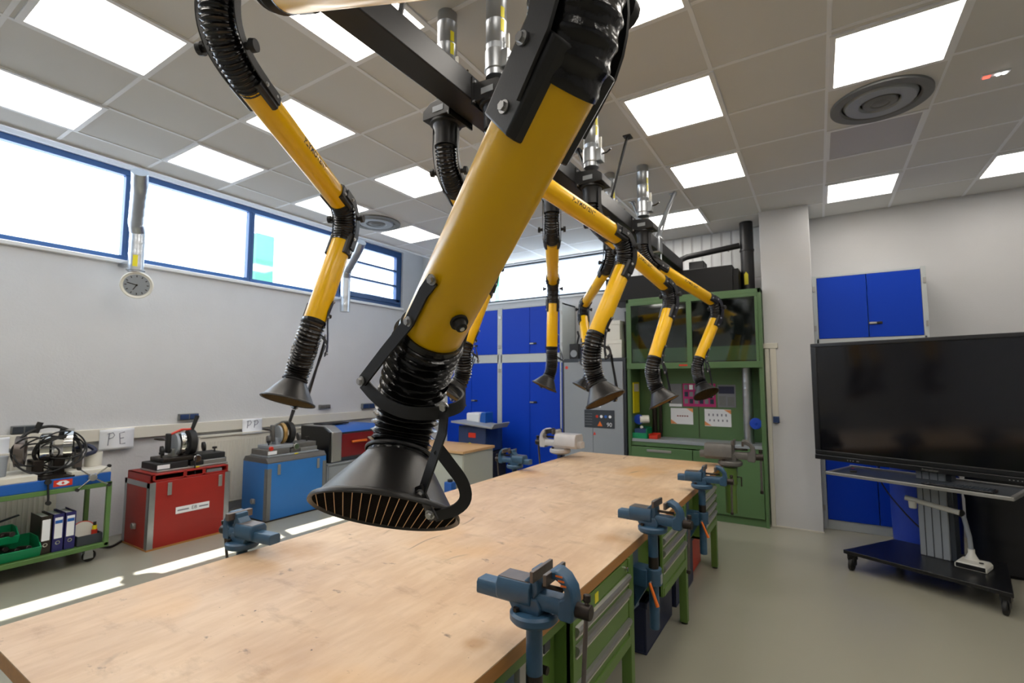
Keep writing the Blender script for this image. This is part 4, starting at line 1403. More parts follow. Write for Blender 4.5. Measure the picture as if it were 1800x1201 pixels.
def welder(x, y, z, lb, pale=False, s=1.0):
    t = thing('pipe_welder', lb, 'machine', (x, y, z), group='pipe welding machines on the crates')
    dk, lt = ('rubber', 'alu') if not pale else ('vgrey', 'greymetal')

    def bl(mb, n, m_, par=t, **k):
        mb.v = [p * s for p in mb.v]
        return mb.build(n, m_, par, **k)
    bl(MB().box((-.17, -.34, 0), (.20, .34, .02)), 'base_plate', lt, bevel=.003)
    bl(MB().box((-.15, -.34, .02), (.18, -.05, .085)), 'left_carriage', dk, bevel=.006)
    bl(MB().box((-.15, -.02, .02), (.17, .34, .07)), 'right_carriage', dk, bevel=.006)
    bl(MB().box((-.14, -.27, .085), (.16, .02, .125)), 'left_deck', lt if pale else 'vdark', bevel=.005)
    bl(MB().box((-.13, .06, .07), (.15, .335, .125)), 'right_deck', dk, bevel=.005)
    bl(MB().box((.181, -.33, .03), (.184, -.22, .07)), 'type_label', 'paper')
    bl(MB().box((.201, -.0, .003), (.204, .05, .017)), 'yellow_label', 'yel')
    bl(MB().box((.171, .10, .02), (.18, .33, .065)), 'front_strip', 'alu', bevel=.003)
    bl(MB().cyl((.17, .03, .095), (.20, .03, .095), .038, n=24), 'round_gauge', 'chrome', bevel=.004)
    bl(MB().lathe([(.075, -.02), (.125, -.02), (.13, 0), (.125, .02), (.075, .02)], (.0, -.055, .25), (.1, 1, 0), 40, closed=True), 'clamp_ring', 'chrome' if not pale else 'mesh')
    bl(MB().lathe([(.07, -.03), (.13, -.03), (.135, 0), (.13, .03), (.07, .03)], (.0, .04, .25), (.1, 1, 0), 40, closed=True), 'clamp_ring', 'rubber')
    bl(MB().lathe([(0, -.012), (.11, -.012), (.11, .012), (0, .012)], (.0, -.10, .24), (.1, 1, 0), 40), 'heating_plate', 'greymetal')
    bl(MB().box((-.05, -.15, .12), (.05, -.09, .20)).box((-.05, .02, .12), (.05, .08, .18)), 'ring_support', lt, bevel=.006)
    bl(MB().box((-.03, -.19, .16), (.03, -.15, .36)), 'side_arm', dk, bevel=.01)
    bl(MB().cyl((.0, .05, .37), (.01, .095, .53), .018, .022, n=14), 'lever_grip', 'rubber', bevel=.004)
    bl(MB().sweep([(0, -.17, .34), (0, -.05, .39), (0, .05, .385)], .012, n=8), 'cross_link', 'redp' if not pale else dk)
    bl(MB().lathe([(.04, -.005), (.05, -.005), (.05, .005), (.04, .005)], (.03, -.26, .31), (.1, .15, 1), 24, closed=True), 'hook_ring', 'vdark')
    for y_ in (.17, -.23):
        bl(MB().lathe([(.02, -.02), (.05, -.012), (.05, .012), (.02, .02)], (.02, y_, .19), (.2, 1, .1), 24), 'hand_wheel', dk)
    for (a, b) in ((-.245, .125), (.27, .125)):
        bl(MB().cyl((.05, a, b), (.05, a, b + .04), .008, n=10).cyl((.05, a, b + .035), (.05, a, b + .055), .024, n=14), 'clamp_screw', 'rubber')
    bl(MB().sweep(catmull([(.19, .02, .14), (.215, .0, .05), (.222, -.0, -.06), (.222, .005, -.20)], 6), .007, n=8), 'hanging_cable', 'rubber')
    bl(MB().cyl((.222, .005, -.20), (.222, .006, -.25), .013, .018, n=12), 'cable_plug', 'rubber')
    return t


welder(-5.74, 2.60, .716, 'black pipe welding machine with round clamp rings on the red crate')
w2_ = welder(-5.67, 3.70, .722, 'grey pipe welding machine with orange knob on the blue crate', pale=True)
MB().cyl((.16, -.29, .10), (.19, -.29, .10), .025, n=18).build('orange_knob', 'redp', w2_, bevel=.004)
for ch in list(w2_.children):
    if ch.name.startswith(('hanging_cable', 'cable_plug')):
        bpy.data.objects.remove(ch)

# ================================================================= LASER CUTTER AND FAR LEFT FURNITURE
t = thing('laser_cutter', 'dark desktop laser cutter with silver corner and crimson lid', 'machine', (-5.85, 4.72, .52))
MB().prism([(-.32, 0), (.30, 0), (.30, .40), (.16, .47), (-.32, .47)], (0, -.46, .01), (1, 0, 0), (0, 0, 1), (0, .03, 0)).build('side_panel', 'bezel', t, bevel=.008)
MB().prism([(-.32, 0), (.32, 0), (.32, .40), (.16, .475), (-.32, .475)], (0, -.43, .01), (1, 0, 0), (0, 0, 1), (0, .16, 0)).build('silver_corner', 'alu', t, bevel=.01)
MB().box((-.32, -.27, .01), (.29, .44, .40)).build('cabinet_body', 'darkmetal', t, bevel=.008)
MB().prism([(.295, .05), (.30, .05), (.305, .36), (.295, .36)], (0, -.26, .01), (1, 0, 0), (0, 0, 1), (0, .68, 0)).build('crimson_front', 'crimson', t)
MB().prism([(.30, .385), (.16, .455), (-.30, .455), (-.30, .40), (.28, .385)], (0, -.26, .01), (1, 0, 0), (0, 0, 1), (0, .70, 0)).build('tinted_lid', 'trblue', t, bevel=.003)
MB().box((.305, -.10, .24), (.335, .16, .27)).build('orange_handle', 'orange', t, bevel=.008)
MB().box((-.20, -.35, .48), (.0, .1, .50)).build('black_document_rest', 'rubber', t, bevel=.004)
t = thing('steel_cabinet', 'plain grey steel cabinet under the laser cutter', 'cabinet', (-5.86, 4.70, 0))
MB().box((-.34, -.48, .0), (.33, .50, .50)).build('body', 'greymetal', t, bevel=.005)
MB().box((.33, -.46, .04), (.342, .01, .48)).build('door', 'greymetal', t, bevel=.003)
MB().box((.33, .02, .04), (.342, .48, .48)).build('door', 'greymetal', t, bevel=.003)
MB().box((-.34, -.48, .5), (.35, .5, .52)).build('top_plate', 'greymetal', t, bevel=.003)
t = thing('side_cabinet', 'pale cabinet with light wooden top behind the bench', 'cabinet', (-4.55, 5.35, 0))
MB().box((-.62, -.32, 0), (.66, .34, .685)).build('body', 'beige', t, bevel=.004)
MB().box((-.66, -.36, .685), (.68, .36, .72)).build('wooden_top', 'woodt', t, bevel=.004)
for k in range(2):
    MB().box((-.60 + .64 * k, -.334, .03), (.01 + .64 * k, -.32, .67)).build('door', 'beige', t, bevel=.003)
t = thing('tool_box', 'small blue box on the wooden topped cabinet', 'box', (-5.05, 5.12, .72))
MB().box((-.10, -.08, 0), (.10, .08, .06)).build('body', 'trblue', t, bevel=.006)
MB().box((-.05, -.01, .06), (.05, .01, .08)).build('handle', 'alu', t, bevel=.003)
t = thing('bench_machine', 'dark blue bench sander with tilted grey table behind the big hood', 'machine', (-4.28, 5.95, 0))
MB().box((-.26, -.20, 0), (.30, .22, .60)).build('black_stand', 'rubber', t, bevel=.008)
MB().box((-.24, -.24, .60), (.25, .2, .96)).build('blue_housing', 'teal', t, bevel=.015)
MB().box((-.05, -.25, .80), (.08, -.24, .87)).build('red_badge', 'redp', t, bevel=.004)
MB().cyl((-.02, -.262, .70), (-.02, -.24, .70), .03, n=18).build('yellow_switch', 'yel', t, bevel=.004)
MB().cyl((.10, -.262, .70), (.10, -.24, .70), .022, n=18).build('orange_switch', 'orange', t, bevel=.004)
MB().prism([(-.30, .02), (.42, -.04), (.47, .03), (.45, .035), (.40, -.01), (-.30, .045)], (0, -.34, .99), (1, 0, 0), (0, 0, 1), (0, .40, 0)).build('steel_table', 'greymetal', t, bevel=.003)
MB().box((-.22, -.08, .96), (.02, .18, 1.14)).build('pale_motor_box', 'white', t, bevel=.02)
MB().prism([(0, 0), (.12, 0), (.12, .16), (.04, .16)], (-.0, -.06, .99), (1, 0, 0), (0, 0, 1), (0, .2, 0)).build('blue_hood', 'trblue', t, bevel=.006)
t = thing('pedal_switch', 'small blue and black box at the pale cabinet foot', 'switch', (-4.02, 4.92, 0))
MB().box((-.06, -.05, 0), (.06, .05, .34)).build('stem', 'trblue', t, bevel=.01)
MB().cyl((.0, 0, .34), (.0, 0, .37), .035, n=16).build('knob', 'rubber', t, bevel=.004)


# ================================================================= BLUE CABINETS (FAR WALL)
def handle(x, y, z, par):
    o = MB().box((x - .06, y - .012, z - .014), (x + .06, y, z + .014)).build('handle', 'rubber', par, bevel=.005)
    MB().box((x - .055, y - .016, z - .010), (x + .01, y - .012, z + .010)).build('lock_plate', 'alu', o, bevel=.003)
    return o


def tall_cab(x0, x1, y0, y1, z1, zm, lb, hx=None, right_side=None):
    t = thing('wall_cabinet', lb, 'cabinet', ((x0 + x1) / 2, y1, 0), group='tall blue doored cabinets against the far wall')
    a = (x1 - x0) / 2
    D_ = y1 - y0
    fr = MB()
    fr.box((-a, -D_ - .004, 0), (-a + .042, -.0, z1)).box((a - .042, -D_ - .004, 0), (a, 0, z1)).box((-a, -D_ + .012, z1 - .025), (a, 0, z1)).box((-a + .025, -D_ + .012, 0), (a - .025, 0, .10)).box((-a, -.02, 0), (a, 0, z1)).box((-a + .02, -D_ - .004, zm[0]), (a - .02, -.02, zm[1]))
    fr.build('carcass', 'cabfr', t, bevel=.002)
    for (za, zb, up) in ((.105, zm[0] - .004, 0), (zm[1] + .004, z1 - .03, 1)):
        for sd_ in (0, 1):
            xa_ = -a + .045 if sd_ == 0 else .003
            xb_ = -.003 if sd_ == 0 else a - .045
            o = MB().box((xa_, -D_ - .006, za), (xb_, -D_ + .012, zb)).build('door', 'cabblue', t, bevel=.002)
            for zz in (za + .12, zb - .12):
                xx = -a + .014 if sd_ == 0 else a - .014
                MB().box((xx - .012, -D_ - .012, zz - .03), (xx + .012, -D_ + .01, zz + .03)).build('hinge', 'alu', o, bevel=.002)
            if sd_ == 1:
                handle(.06, -D_ - .006, (zb - .6 if not up else za + .12) if up == 0 else za + .15, o)
    return t


tall_cab(-5.36, -4.262, 6.42, 6.885, 2.775, (1.90, 2.03), 'tall blue cabinet left of the two on the far wall, mostly behind the big tube')
tall_cab(-4.26, -3.16, 6.42, 6.885, 2.775, (1.90, 2.03), 'tall blue cabinet under the far window beside the grey cabinet')
t = tall_cab(-.016, .99, 6.50, 6.885, 2.815, (2.04, 2.09), 'tall blue cabinet right of the pillar behind the interactive display')
t['group'] = ''
del t['group']

# grey control cabinet
t = thing('control_cabinet', 'grey two-door cabinet with dark warning sticker left of the green cabinet', 'cabinet', (-2.56, 6.45, 0))
MB().box((-.46, -.33, 0), (.45, .40, 1.92)).build('body', 'darkmetal', t, bevel=.004)
for sd_ in (0, 1):
    MB().box((-.42 + .42 * sd_, -.352, .06), (-.003 + .42 * sd_, -.33, 1.87)).build('door', 'greymetal', t, bevel=.003)
st = MB().box((-.12, -.356, 1.00), (.30, -.353, 1.235)).build('warning_sticker', 'darkmetal', t, smooth=0)
MB().prism([(-.035, 0), (.035, 0), (0, .065)], (.10, -.357, 1.025), (1, 0, 0), (0, 0, 1), (0, -.001, 0)).build('warning_triangle', 'orange', st, smooth=0)
flat_text('90', .075, (.23, -.358, 1.045), (1, 0, 0), (0, 0, 1), 'paper', st)
for k, m_ in enumerate(('redp', 'paper', 'trblue', 'paper')):
    MB().cyl((.06 + .06 * k, -.356, 1.15), (.06 + .06 * k, -.3575, 1.15), .019, n=20).build('round_symbol', m_, st, smooth=0)
mb = MB()
for k in range(5):
    mb.box((-.11, -.357, 1.04 + .035 * k), (-.01, -.3565, 1.043 + .035 * k))
mb.build('sticker_lines', 'greymetal', st, smooth=0)
mb = MB()
for zz in (1.27, 1.36):
    for k in range(4):
        mb.box((.01 + .028 * k, -.354, zz), (.03 + .028 * k, -.353, zz + .07))
    mb.box((.0, -.354, zz + .03), (.115, -.353, zz + .045))
mb.build('white_lettering', 'paper', t, smooth=0)
MB().prism([(-.02, 0), (.02, .01), (.0, .05)], (.02, -.353, .90), (1, 0, 0), (0, 0, 1), (0, -.001, 0)).build('red_mark', 'redp', t, smooth=0)
MB().cyl((-.38, -.3535, 1.80), (-.38, -.352, 1.80), .022, n=20).build('red_badge', 'redp', t, smooth=0)
o = MB().box((-3.12, 6.30, .2), (-3.05, 6.40, 1.88)).build('blue_panel', 'cabblue')
tag(o, 'narrow blue board standing between the blue and the grey cabinets', 'board')
for (x0, x1, z0, z1, lb) in ((-2.50, -2.18, 1.922, 2.16, 'lower white carton on top of the grey cabinet'), (-2.48, -2.20, 2.162, 2.42, 'upper white carton stacked on top of the grey cabinet')):
    o = thing('carton', lb, 'box', ((x0 + x1) / 2, 6.35, z0), group='white cartons on the grey cabinet')
    MB().box((-(x1 - x0) / 2, -.16, 0), ((x1 - x0) / 2, .16, z1 - z0)).build('box_body', 'plastic', o, bevel=.003)
    MB().box((-(x1 - x0) / 2 - .004, -.164, z1 - z0 - .05), ((x1 - x0) / 2 + .004, .164, z1 - z0 + .001)).build('lid', 'plastic', o, bevel=.003)
o = thing('desk_speaker', 'small black speaker with pale cone on the grey cabinet', 'speaker', (-2.90, 6.32, 1.92))
MB().box((-.07, -.07, 0), (.07, .07, .22)).build('cabinet', 'rubber', o, bevel=.01)
MB().lathe([(0, -.004), (.02, -.002), (.045, .004), (.05, .004), (.05, 0), (0, 0)], (0, -.071, .08), (0, -1, 0), 28).build('cone', 'greymetal', o)
MB().sweep([(.02, 0, .22), (.05, 0, .33), (.03, 0, .40)], .015, n=8).build('bracket', 'rubber', o)
o = MB().box((-2.17, 6.3, 1.922), (-2.12, 6.6, 2.55)).build('black_board', 'rubber')
tag(o, 'narrow black board standing on edge beside the white cartons', 'board')

# ================================================================= GREEN FUME CABINET
t = thing('fume_cabinet', 'tall green fume cabinet with glazed sashes and posters inside', 'cabinet', (-1.31, 6.85, 0))
GX0, GX1 = -.79, .79
GY = -.70
mb = MB()
mb.box((GX0, GY, 0), (GX0 + .035, 0, 2.68)).box((GX1 - .035, GY, 0), (GX1, 0, 2.68)).box((GX0, GY, 2.63), (GX1, 0, 2.68))
mb.build('carcass', 'dgreen', t, bevel=.003)
MB().box((GX0 + .03, -.28, .86), (GX1 - .03, -.25, 1.84)).box((GX0 + .034, GY + .01, .86), (GX0 + .045, -.25, 1.84)).box((GX1 - .045, GY + .01, .86), (GX1 - .034, -.25, 1.84)).build('inner_wall', 'dgreen', t)
MB().box((-.004, -.283, .9), (.004, -.279, 1.6)).build('wall_seam', 'vdark', t)
MB().box((GX0 + .035, -.30, 1.84), (GX1 - .035, -.27, 2.63)).box((GX0 + .035, GY + .12, 1.84), (GX1 - .035, -.27, 1.85)).build('dark_back_panel', 'darkpanel', t)
MB().box((GX0 + .035, GY + .02, .85), (GX1 - .035, -.01, .885)).build('worktop', 'greymetal', t, bevel=.002)
MB().box((GX0 + .03, GY + .02, .0), (GX1 - .03, GY + .04, .08)).box((GX0 + .035, GY + .03, .80), (GX1 - .035, GY + .05, .85)).box((GX0 + .035, -.02, 0), (GX1 - .035, 0, .85)).build('plinth', 'dgreen', t)
for sd_ in (0, 1):
    xa_ = GX0 + .04 + .755 * sd_
    o = MB().box((xa_, GY - .008, .09), (xa_ + .745, GY + .02, .79)).build('lower_door', 'dgreen', t, bevel=.003)
    MB().box((xa_ + .20, GY - .016, .735), (xa_ + .50, GY - .008, .765)).build('door_pull', 'alu', o, bevel=.003)
    MB().box((xa_ + (.70 if sd_ else .02), GY - .012, .2), (xa_ + (.72 if sd_ else .04), GY - .008, .32)).build('hinge', 'dgreen', o)
sash = MB()
sash.box((GX0 + .0, GY - .012, 1.77), (GX1, GY + .02, 1.845)).box((GX0 + .035, GY - .006, 2.59), (GX1 - .035, GY + .02, 2.63)).box((GX0 + .035, GY - .006, 1.845), (GX0 + .065, GY + .02, 2.59)).box((GX1 - .065, GY - .006, 1.845), (GX1 - .035, GY + .02, 2.59)).box((-.03, GY - .006, 1.845), (.03, GY + .02, 2.59))
sash = sash.build('sash_frame', 'dgreen', t, bevel=.003)
MB().box((GX0 + .065, GY + .003, 1.845), (-.03, GY + .009, 2.59)).build('sash_pane', 'sash', sash, smooth=0)
MB().box((.03, GY + .003, 1.845), (GX1 - .065, GY + .009, 2.59)).build('sash_pane', 'sash', sash, smooth=0)
MB().box((-.13, GY - .014, 1.80), (-.03, GY - .012, 1.82)).build('red_tape', 'redp', sash, smooth=0)
MB().box((GX0 + .07, GY + .03, 1.86), (GX1 - .07, GY + .06, 2.03)).build('inner_rail', 'dgreen', t)
# inside: posters, pipes, nozzles
def poster(x0, x1, z0, z1, m_, lb, y=6.565):
    o = thing('poster', lb, 'poster', ((x0 + x1) / 2, y, (z0 + z1) / 2), group='sheets pinned inside the green cabinet')
    MB().box((-(x1 - x0) / 2, -.003, -(z1 - z0) / 2), ((x1 - x0) / 2, 0, (z1 - z0) / 2)).build('sheet', m_, o, smooth=0)
    return o


o = poster(-1.50, -1.10, 1.29, 1.585, 'mag', 'magenta poster with rows of small pictures inside the green cabinet')
rnd = random.Random(2)
for r_ in range(3):
    mb = MB()
    mb2 = MB()
    for c_ in range(6):
        x = -.18 + .062 * c_
        z = .10 - .09 * r_
        (mb if (r_ + c_) % 2 else mb2).box((x, -.005, z - .03), (x + .045, -.003, z + .03))
    mb.build('picture_row', 'paper' if r_ == 0 else 'navy', o, smooth=0)
    mb2.build('picture_row', 'greyprint', o, smooth=0)
o = poster(-1.08, -.87, 1.29, 1.57, 'greyprint', 'grey and navy leaflet right of the magenta poster')
MB().box((-.09, -.005, .03), (.09, -.003, .12)).build('navy_pictures', 'navy', o, smooth=0)
MB().box((-.09, -.005, -.12), (-.01, -.003, .0)).box((.01, -.005, -.12), (.09, -.003, -.01)).build('text_blocks', 'cgrey', o, smooth=0)
o = poster(-1.68, -1.51, 1.28, 1.58, 'greyprint', 'grey leaflet left of the magenta poster')
MB().box((-.08, -.005, -.145), (.08, -.003, -.11)).build('pale_strip', 'paper', o, smooth=0)
for (x0, x1, lb) in ((-1.66, -1.38, 'white sheet with orange corners, left of the two in the green cabinet'), (-1.24, -.93, 'white sheet with orange corners, right of the two in the green cabinet')):
    o = poster(x0, x1, 1.06 if x0 < -1.5 else 1.05, 1.265, 'paper', lb)
    a = (x1 - x0) / 2
    MB().prism([(a, .102), (a - .08, .102), (a, .05)], (0, -.004, 0), (1, 0, 0), (0, 0, 1), (0, -.001, 0)).prism([(-a, -.10), (-a + .08, -.10), (-a, -.045)], (0, -.004, 0), (1, 0, 0), (0, 0, 1), (0, -.001, 0)).build('orange_corners', 'orangeprint', o, smooth=0)
    mb = MB()
    for k in range(5):
        if x0 < -1.5:
            mb.box((-.06 + .03 * k, -.005, -.005), (-.04 + .03 * k, -.004, .01))
        else:
            mb.box((-.11 + .05 * k, -.005, .02), (-.095 + .05 * k, -.004, .05)).box((-.10 + .05 * k, -.005, -.045), (-.085 + .05 * k, -.004, -.02))
    mb.build('printed_icons', 'ink' if x0 > -1.5 else 'crimson', o, smooth=0)
o = thing('spiral_pipe', 'vertical galvanised pipe inside the right of the green cabinet', 'pipe', (-.72, 6.40, .885))
MB().sweep([(0, 0, .01 * k) for k in range(96)], lambda i, a: .055 + (.002 if i % 8 == 0 else 0), n=24).build('pipe', 'galv', o, smooth=60)
for (x, z, lb, pale) in ((-2.0, 1.12, 'blue extraction nozzle with white body at the left inside the green cabinet', 1), (-.63, 1.13, 'blue round nozzle cap before the pipe in the green cabinet', 0)):
    o = thing('gas_nozzle', lb, 'nozzle', (x, 6.27, z))
    MB().cyl((0, 0, 0), (0, .02, 0), .065, n=32).cyl((0, -.01, 0), (0, .0, 0), .018, n=16).build('cap', 'capblue', o, bevel=.006)
    if pale:
        MB().cyl((.01, .02, 0), (.12, .07, .005), .052, .05, n=24).build('white_body', 'plastic', o, bevel=.01)
    MB().box((-.06, .02, -.02), (-.03, .30, .02)).build('support', 'dgreen', o) if pale else MB().box((-.015, .02, -.02), (.015, .08, .02)).build('support', 'galv', o)
o = thing('parts_bin', 'small green bin with blue insert on the green cabinet worktop', 'bin', (-1.98, 6.30, .885))
MB().box((-.09, -.11, 0), (.11, .12, .01)).box((-.09, -.11, .01), (-.08, .12, .13)).box((.10, -.11, .01), (.11, .12, .13)).box((-.08, .11, .01), (.10, .12, .14)).box((-.08, -.11, .01), (.10, -.10, .07)).build('bin_shell', 'bgreen', o, bevel=.003)
MB().box((-.06, -.08, .012), (.09, .09, .12)).build('blue_insert', 'teal', o, bevel=.005)
MB().lathe([(0, 0), (.018, .004), (.022, .02), (.012, .035), (0, .038)], (.02, -.03, .12), (0, 0, 1), 16).build('pale_cap', 'plastic', o)
o = thing('parts_bin', 'small red bin on the green cabinet worktop', 'bin', (-1.80, 6.30, .885))
MB().box((-.055, -.08, 0), (.055, .08, .008)).box((-.055, -.08, .008), (-.047, .08, .06)).box((.047, -.08, .008), (.055, .08, .06)).box((-.047, .072, .008), (.047, .08, .065)).box((-.047, -.08, .008), (.047, -.072, .04)).build('bin_shell', 'redp', o, bevel=.003)
MB().box((-.04, -.06, .01), (.04, .06, .04)).build('contents', 'redp', o, bevel=.004)
o = thing('yellow_sign', 'yellow sign on the left inner wall of the green cabinet', 'sign', (-2.045, 6.35, 1.40))
MB().box((-.01, -.12, -.20), (.0, .12, .20)).build('plate', 'yel', o)
MB().box((.0, -.10, .08), (.001, .10, .18)).build('pale_print', 'cream', o, smooth=0)
for (x, z, h_, lb) in ((-1.86, 0, 1, 'dark vertical conduit pair behind the left nozzle in the green cabinet'),):
    o = thing('conduit', lb, 'pipe', (x, 6.52, .885))
    MB().cyl((0, 0, 0), (0, 0, .93), .03, n=16).build('pipe', 'vdark', o)
    MB().cyl((.08, 0, 0), (.08, 0, .93), .02, n=16).build('pipe', 'vdark', o)
# on top
o = thing('extraction_unit', 'black sheet metal box on top of the green cabinet', 'machine', (-1.62, 6.52, 2.682))
MB().box((-.80, -.25, 0), (.80, .33, .33)).build('housing', 'darkpanel', o, bevel=.006)
MB().box((.78, -.20, .02), (.86, .20, .29)).build('end_flange', 'darkpanel', o, bevel=.006)
MB().box((.26, -.05, .33), (.44, .2, .47)).build('control_box', 'rubber', o, bevel=.006)
o = thing('exhaust_pipe', 'thick black vertical exhaust pipe beside the pillar', 'pipe', (-.69, 6.62, 2.682))
MB().cyl((0, 0, 0), (0, 0, .92), .076, n=36).build('pipe', 'black', o)
MB().lathe([(.077, 0), (.084, 0), (.084, .02), (.077, .02)], (0, 0, .55), (0, 0, 1), 36, closed=True).build('collar', 'black', o)
MB().prism([(-.022, 0), (.022, 0), (.022, .13), (0, .16), (-.022, .13)], (-.01, -.079, .12), (1, 0, 0), (0, 0, 1), (0, .003, 0)).build('yellow_arrow', 'yel', o, smooth=0)
o = thing('exhaust_duct', 'thin black horizontal duct from the beam end to the exhaust pipe', 'duct', (-.77, 6.58, 3.31))
MB().sweep([(.0, 0, 0), (-.60, -.16, -.10), (-.66, -.22, -.14), (-.68, -.33, -.21), (-.68, -.37, -.22)], .036, n=20).build('pipe', 'black', o)
MB().cyl((-.56, -.115, -.09), (-.56, -.11, -.09), .018, n=16).build('yellow_dot', 'yel', o, smooth=0)
MB().lathe([(.037, 0), (.044, 0), (.044, .02), (.037, .02)], (-.12, -.015, -.02), (-1, -.13, -.16), 20, closed=True).build('clip', 'alu', o)
# trunking on the pillar
o = thing('cable_trunking', 'cream cable trunking with dark socket on the white pillar', 'trunking', (-.45, 6.29, 0))
MB().box((-.075, -.03, 1.99), (.075, -.0, 2.05)).build('horizontal_cover', 'cream', o, bevel=.003)
MB().box((-.005, -.028, 1.22), (.055, -.0, 1.99)).box((-.06, -.022, .0), (-.015, 0, 1.99)).build('vertical_cover', 'cream', o, bevel=.003)
MB().box((.0, -.05, 1.15), (.06, 0, 1.22)).build('socket', 'teal', o, bevel=.005)

# ================================================================= INTERACTIVE DISPLAY
TH = R(-23.5)
t = thing('interactive_display', 'large black interactive display on a wheeled stand with grey column', 'display', (.74, 5.40, 0), TH)
# local x along the screen, -y towards the viewer
fx0, fx1 = -.82, 1.14
yf = -.10
zs0, zs1 = .872, 1.985
MB().box((fx0, yf, zs0), (fx1, yf + .075, zs1)).build('housing', 'bezel', t, bevel=.008)
fr = MB()
fr.box((fx0, yf - .012, zs1 - .035), (fx1, yf, zs1)).box((fx0, yf - .012, zs0 + .085), (fx0 + .05, yf, zs1 - .035)).box((fx1 - .05, yf - .012, zs0 + .085), (fx1, yf, zs1 - .035)).box((fx0, yf - .012, zs0 + .045), (fx1, yf, zs0 + .085)).box((fx0 + .004, yf - .028, zs0), (fx1 - .004, yf, zs0 + .045))
bz = fr.build('bezel', 'bezel', t, bevel=.005)
MB().box((fx0 + .05, yf - .004, zs0 + .085), (fx1 - .05, yf - .001, zs1 - .035)).build('screen', 'screen', t, smooth=0)
flat_text('Promethean', .022, (.06, yf - .0292, zs0 + .020), (1, 0, 0), (0, 0, 1), 'alu', bz)
mb = MB()
for k in (0, 1, 2, 3.4, 3.9):
    mb.box((fx0 + .28 + .022 * k, yf - .0295, zs0 + .016), (fx0 + .288 + .022 * k, yf - .028, zs0 + .023))
for k in range(6):
    mb.box((.52 + .022 * k, yf - .0295, zs0 + .016), (.527 + .022 * k, yf - .028, zs0 + .021))
mb.build('port_marks', 'alu', bz, smooth=0)
MB().box((-.07, -.02, .165), (.125, .12, 1.60)).build('column', 'greymetal', t, bevel=.006)
mb = MB()
for k in (-.03, .02, .075):
    mb.box((k, -.024, .165), (k + .005, -.02, .86))
mb.build('column_grooves', 'darkmetal', t, smooth=0)
MB().box((.125, .0, .165), (.16, .12, 1.5)).build('column_side', 'darkmetal', t, bevel=.004)
MB().prism([(-.49, -.43), (.56, -.45), (.40, .28), (-.35, .28)], (0, .0, .135), (1, 0, 0), (0, 1, 0), (0, 0, .03)).build('base_plate', 'bezel', t, bevel=.004)
for (x, y) in ((-.44, -.38), (.51, -.40), (-.30, .23), (.31, .23)):
    c = MB().box((x - .03, y - .03, .09), (x + .03, y + .03, .136)).box((x - .022, y - .04, .04), (x - .016, y + .03, .11)).box((x + .016, y - .04, .04), (x + .022, y + .03, .11)).build('castor', 'bezel', t, bevel=.004)
    MB().cyl((x - .014, y - .02, .05), (x + .014, y - .02, .05), .05, n=24).build('wheel', 'rubber', c, bevel=.006)
sh = MB()
sz = .80
sh.box((-.60, -.36, sz - .012), (.56, .12, sz))
sh.build('shelf', 'darkmetal', t)
rim = MB()
for (a, b) in (((-.62, -.385, sz - .018), (.585, -.355, sz + .008)), ((-.62, .115, sz - .016), (.585, .135, sz + .016)), ((-.622, -.36, sz - .018), (-.595, .13, sz + .008)), ((.56, -.36, sz - .018), (.587, .13, sz + .008))):
    rim.box(a, b)
rim.build('shelf_rim', 'alu', t, bevel=.003)
for x in (-.42, .38):
    MB().box((x, -.02, sz - .05), (x + .05, .11, sz - .016)).build('shelf_bracket', 'galv', t, bevel=.004)
MB().box((-.10, .02, sz - .06), (.14, .12, sz - .012)).build('shelf_mount', 'galv', t)


def on_stand(x, y, z):
    p = Matrix.Rotation(TH, 3, 'Z') @ V((x, y, 0))
    return (.74 + p.x, 5.40 + p.y, z)


k_ = thing('keyboard', 'black keyboard on the display shelf', 'keyboard', on_stand(.27, -.25, sz), TH)
MB().box((-.22, -.07, 0), (.20, .07, .016)).build('case', 'bezel', k_, bevel=.004)
mb = MB()
for r_ in range(5):
    for c_ in range(18):
        mb.box((-.208 + .0222 * c_, -.06 + .024 * r_, .016), (-.19 + .0222 * c_, -.041 + .024 * r_, .022))
mb.build('keys', 'darkmetal', k_, smooth=0)
k_ = thing('remote_control', 'small black remote lying at the left end of the display shelf', 'remote', on_stand(-.50, -.12, sz), TH + .4)
MB().box((-.025, -.08, 0), (.025, .08, .018)).build('body', 'bezel', k_, bevel=.005)
MB().cyl((0, .05, .018), (0, .05, .021), .008, n=12).build('button', 'redp', k_)
k_ = MB().sweep(catmull([on_stand(-.38, .16, .90), on_stand(-.40, .17, .74), on_stand(-.34, .17, .60), on_stand(-.20, .17, .42), on_stand(-.08, .18, .30), on_stand(.06, .17, .20)], 6), .006, n=8).build('power_cable', 'rubber')
tag(k_, 'thin black cable drooping below the display shelf', 'cable')
k_ = thing('document_camera', 'white folding document camera standing on the display stand base', 'camera', on_stand(.27, -.05, .166), TH)
MB().prism([(-.095, 0), (.095, 0), (.095, .03), (.08, .05), (-.08, .05), (-.095, .03)], (.0, -.09, 0), (1, 0, 0), (0, 0, 1), (0, .18, 0)).build('foot', 'plastic', k_, bevel=.008)
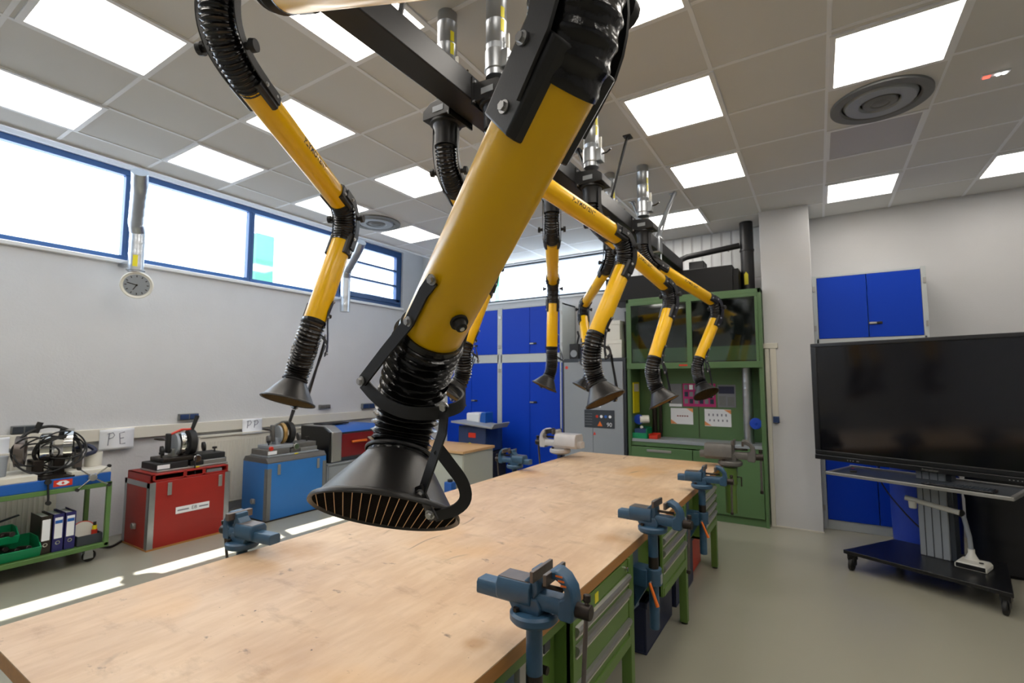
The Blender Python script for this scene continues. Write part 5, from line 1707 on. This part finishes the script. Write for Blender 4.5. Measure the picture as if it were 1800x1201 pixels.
MB().box((-.086, -.093, .008), (.086, -.089, .04)).build('dark_front', 'bezel', k_, bevel=.002)
MB().cyl((.05, -.02, .05), (.05, -.02, .056), .014, n=18).build('button', 'bezel', k_)
MB().lathe([(.045, .0), (.03, .03), (.022, .05), (.022, .08)], (-.02, .05, .048), (0, 0, 1), 24).build('swivel', 'plastic', k_)
MB().sweep([(-.02, .05, .12), (-.025, .05, .22), (-.05, .05, .36), (-.075, .05, .405)], .016, n=14).build('lower_arm', 'greymetal', k_)
MB().cyl((-.07, .03, .395), (-.07, .07, .395), .026, n=20).build('joint', 'rubber', k_, bevel=.003)
MB().sweep([(-.07, .03, .40), (-.24, .03, .425), (-.42, .02, .455)], .021, n=14).build('upper_arm', 'plastic', k_)
MB().cyl((-.37, .02, .44), (-.37, .02, .375), .030, .026, n=20).build('camera_head', 'plastic', k_, bevel=.004)


def drum(x, y, r, h, m_, lb, ribs=True):
    o = thing('drum', lb, 'drum', (x, y, 0))
    pr = [(0, 0), (r - .03, 0), (r - .01, .03)]
    n_ = 24
    for k in range(n_ + 1):
        u_ = k / n_
        pr.append((r - .012 + .012 * math.sin(PI * u_) + (.008 if ribs and k in (8, 16) else 0), .03 + (h - .06) * u_))
    pr += [(r - .03, h), (0, h)]
    MB().lathe(pr, (0, 0, 0), (0, 0, 1), 48).build('body', m_, o)
    MB().lathe([(r - .05, h - .004), (r - .0, h - .004), (r - .0, h + .025), (r - .05, h + .025)], (0, 0, 0), (0, 0, 1), 48, closed=True).build('lid_ring', m_, o)
    return o


drum(.80, 6.02, .26, .90, 'barrel', 'blue plastic drum standing behind the display stand', False)
drum(1.30, 5.90, .235, .92, 'bblack', 'black drum right of the display column, left of two')
drum(1.79, 5.80, .23, .92, 'bblack', 'black drum at the right photo edge, right of two')
o = thing('red_box', 'small red box on the black drum behind the display', 'box', (1.74, 5.74, .945))
MB().box((-.08, -.06, 0), (.08, .06, .10)).build('body', 'redp', o, bevel=.004)
MB().box((-.082, -.062, .075), (.082, .062, .085)).build('lid_seam', 'crimson', o)
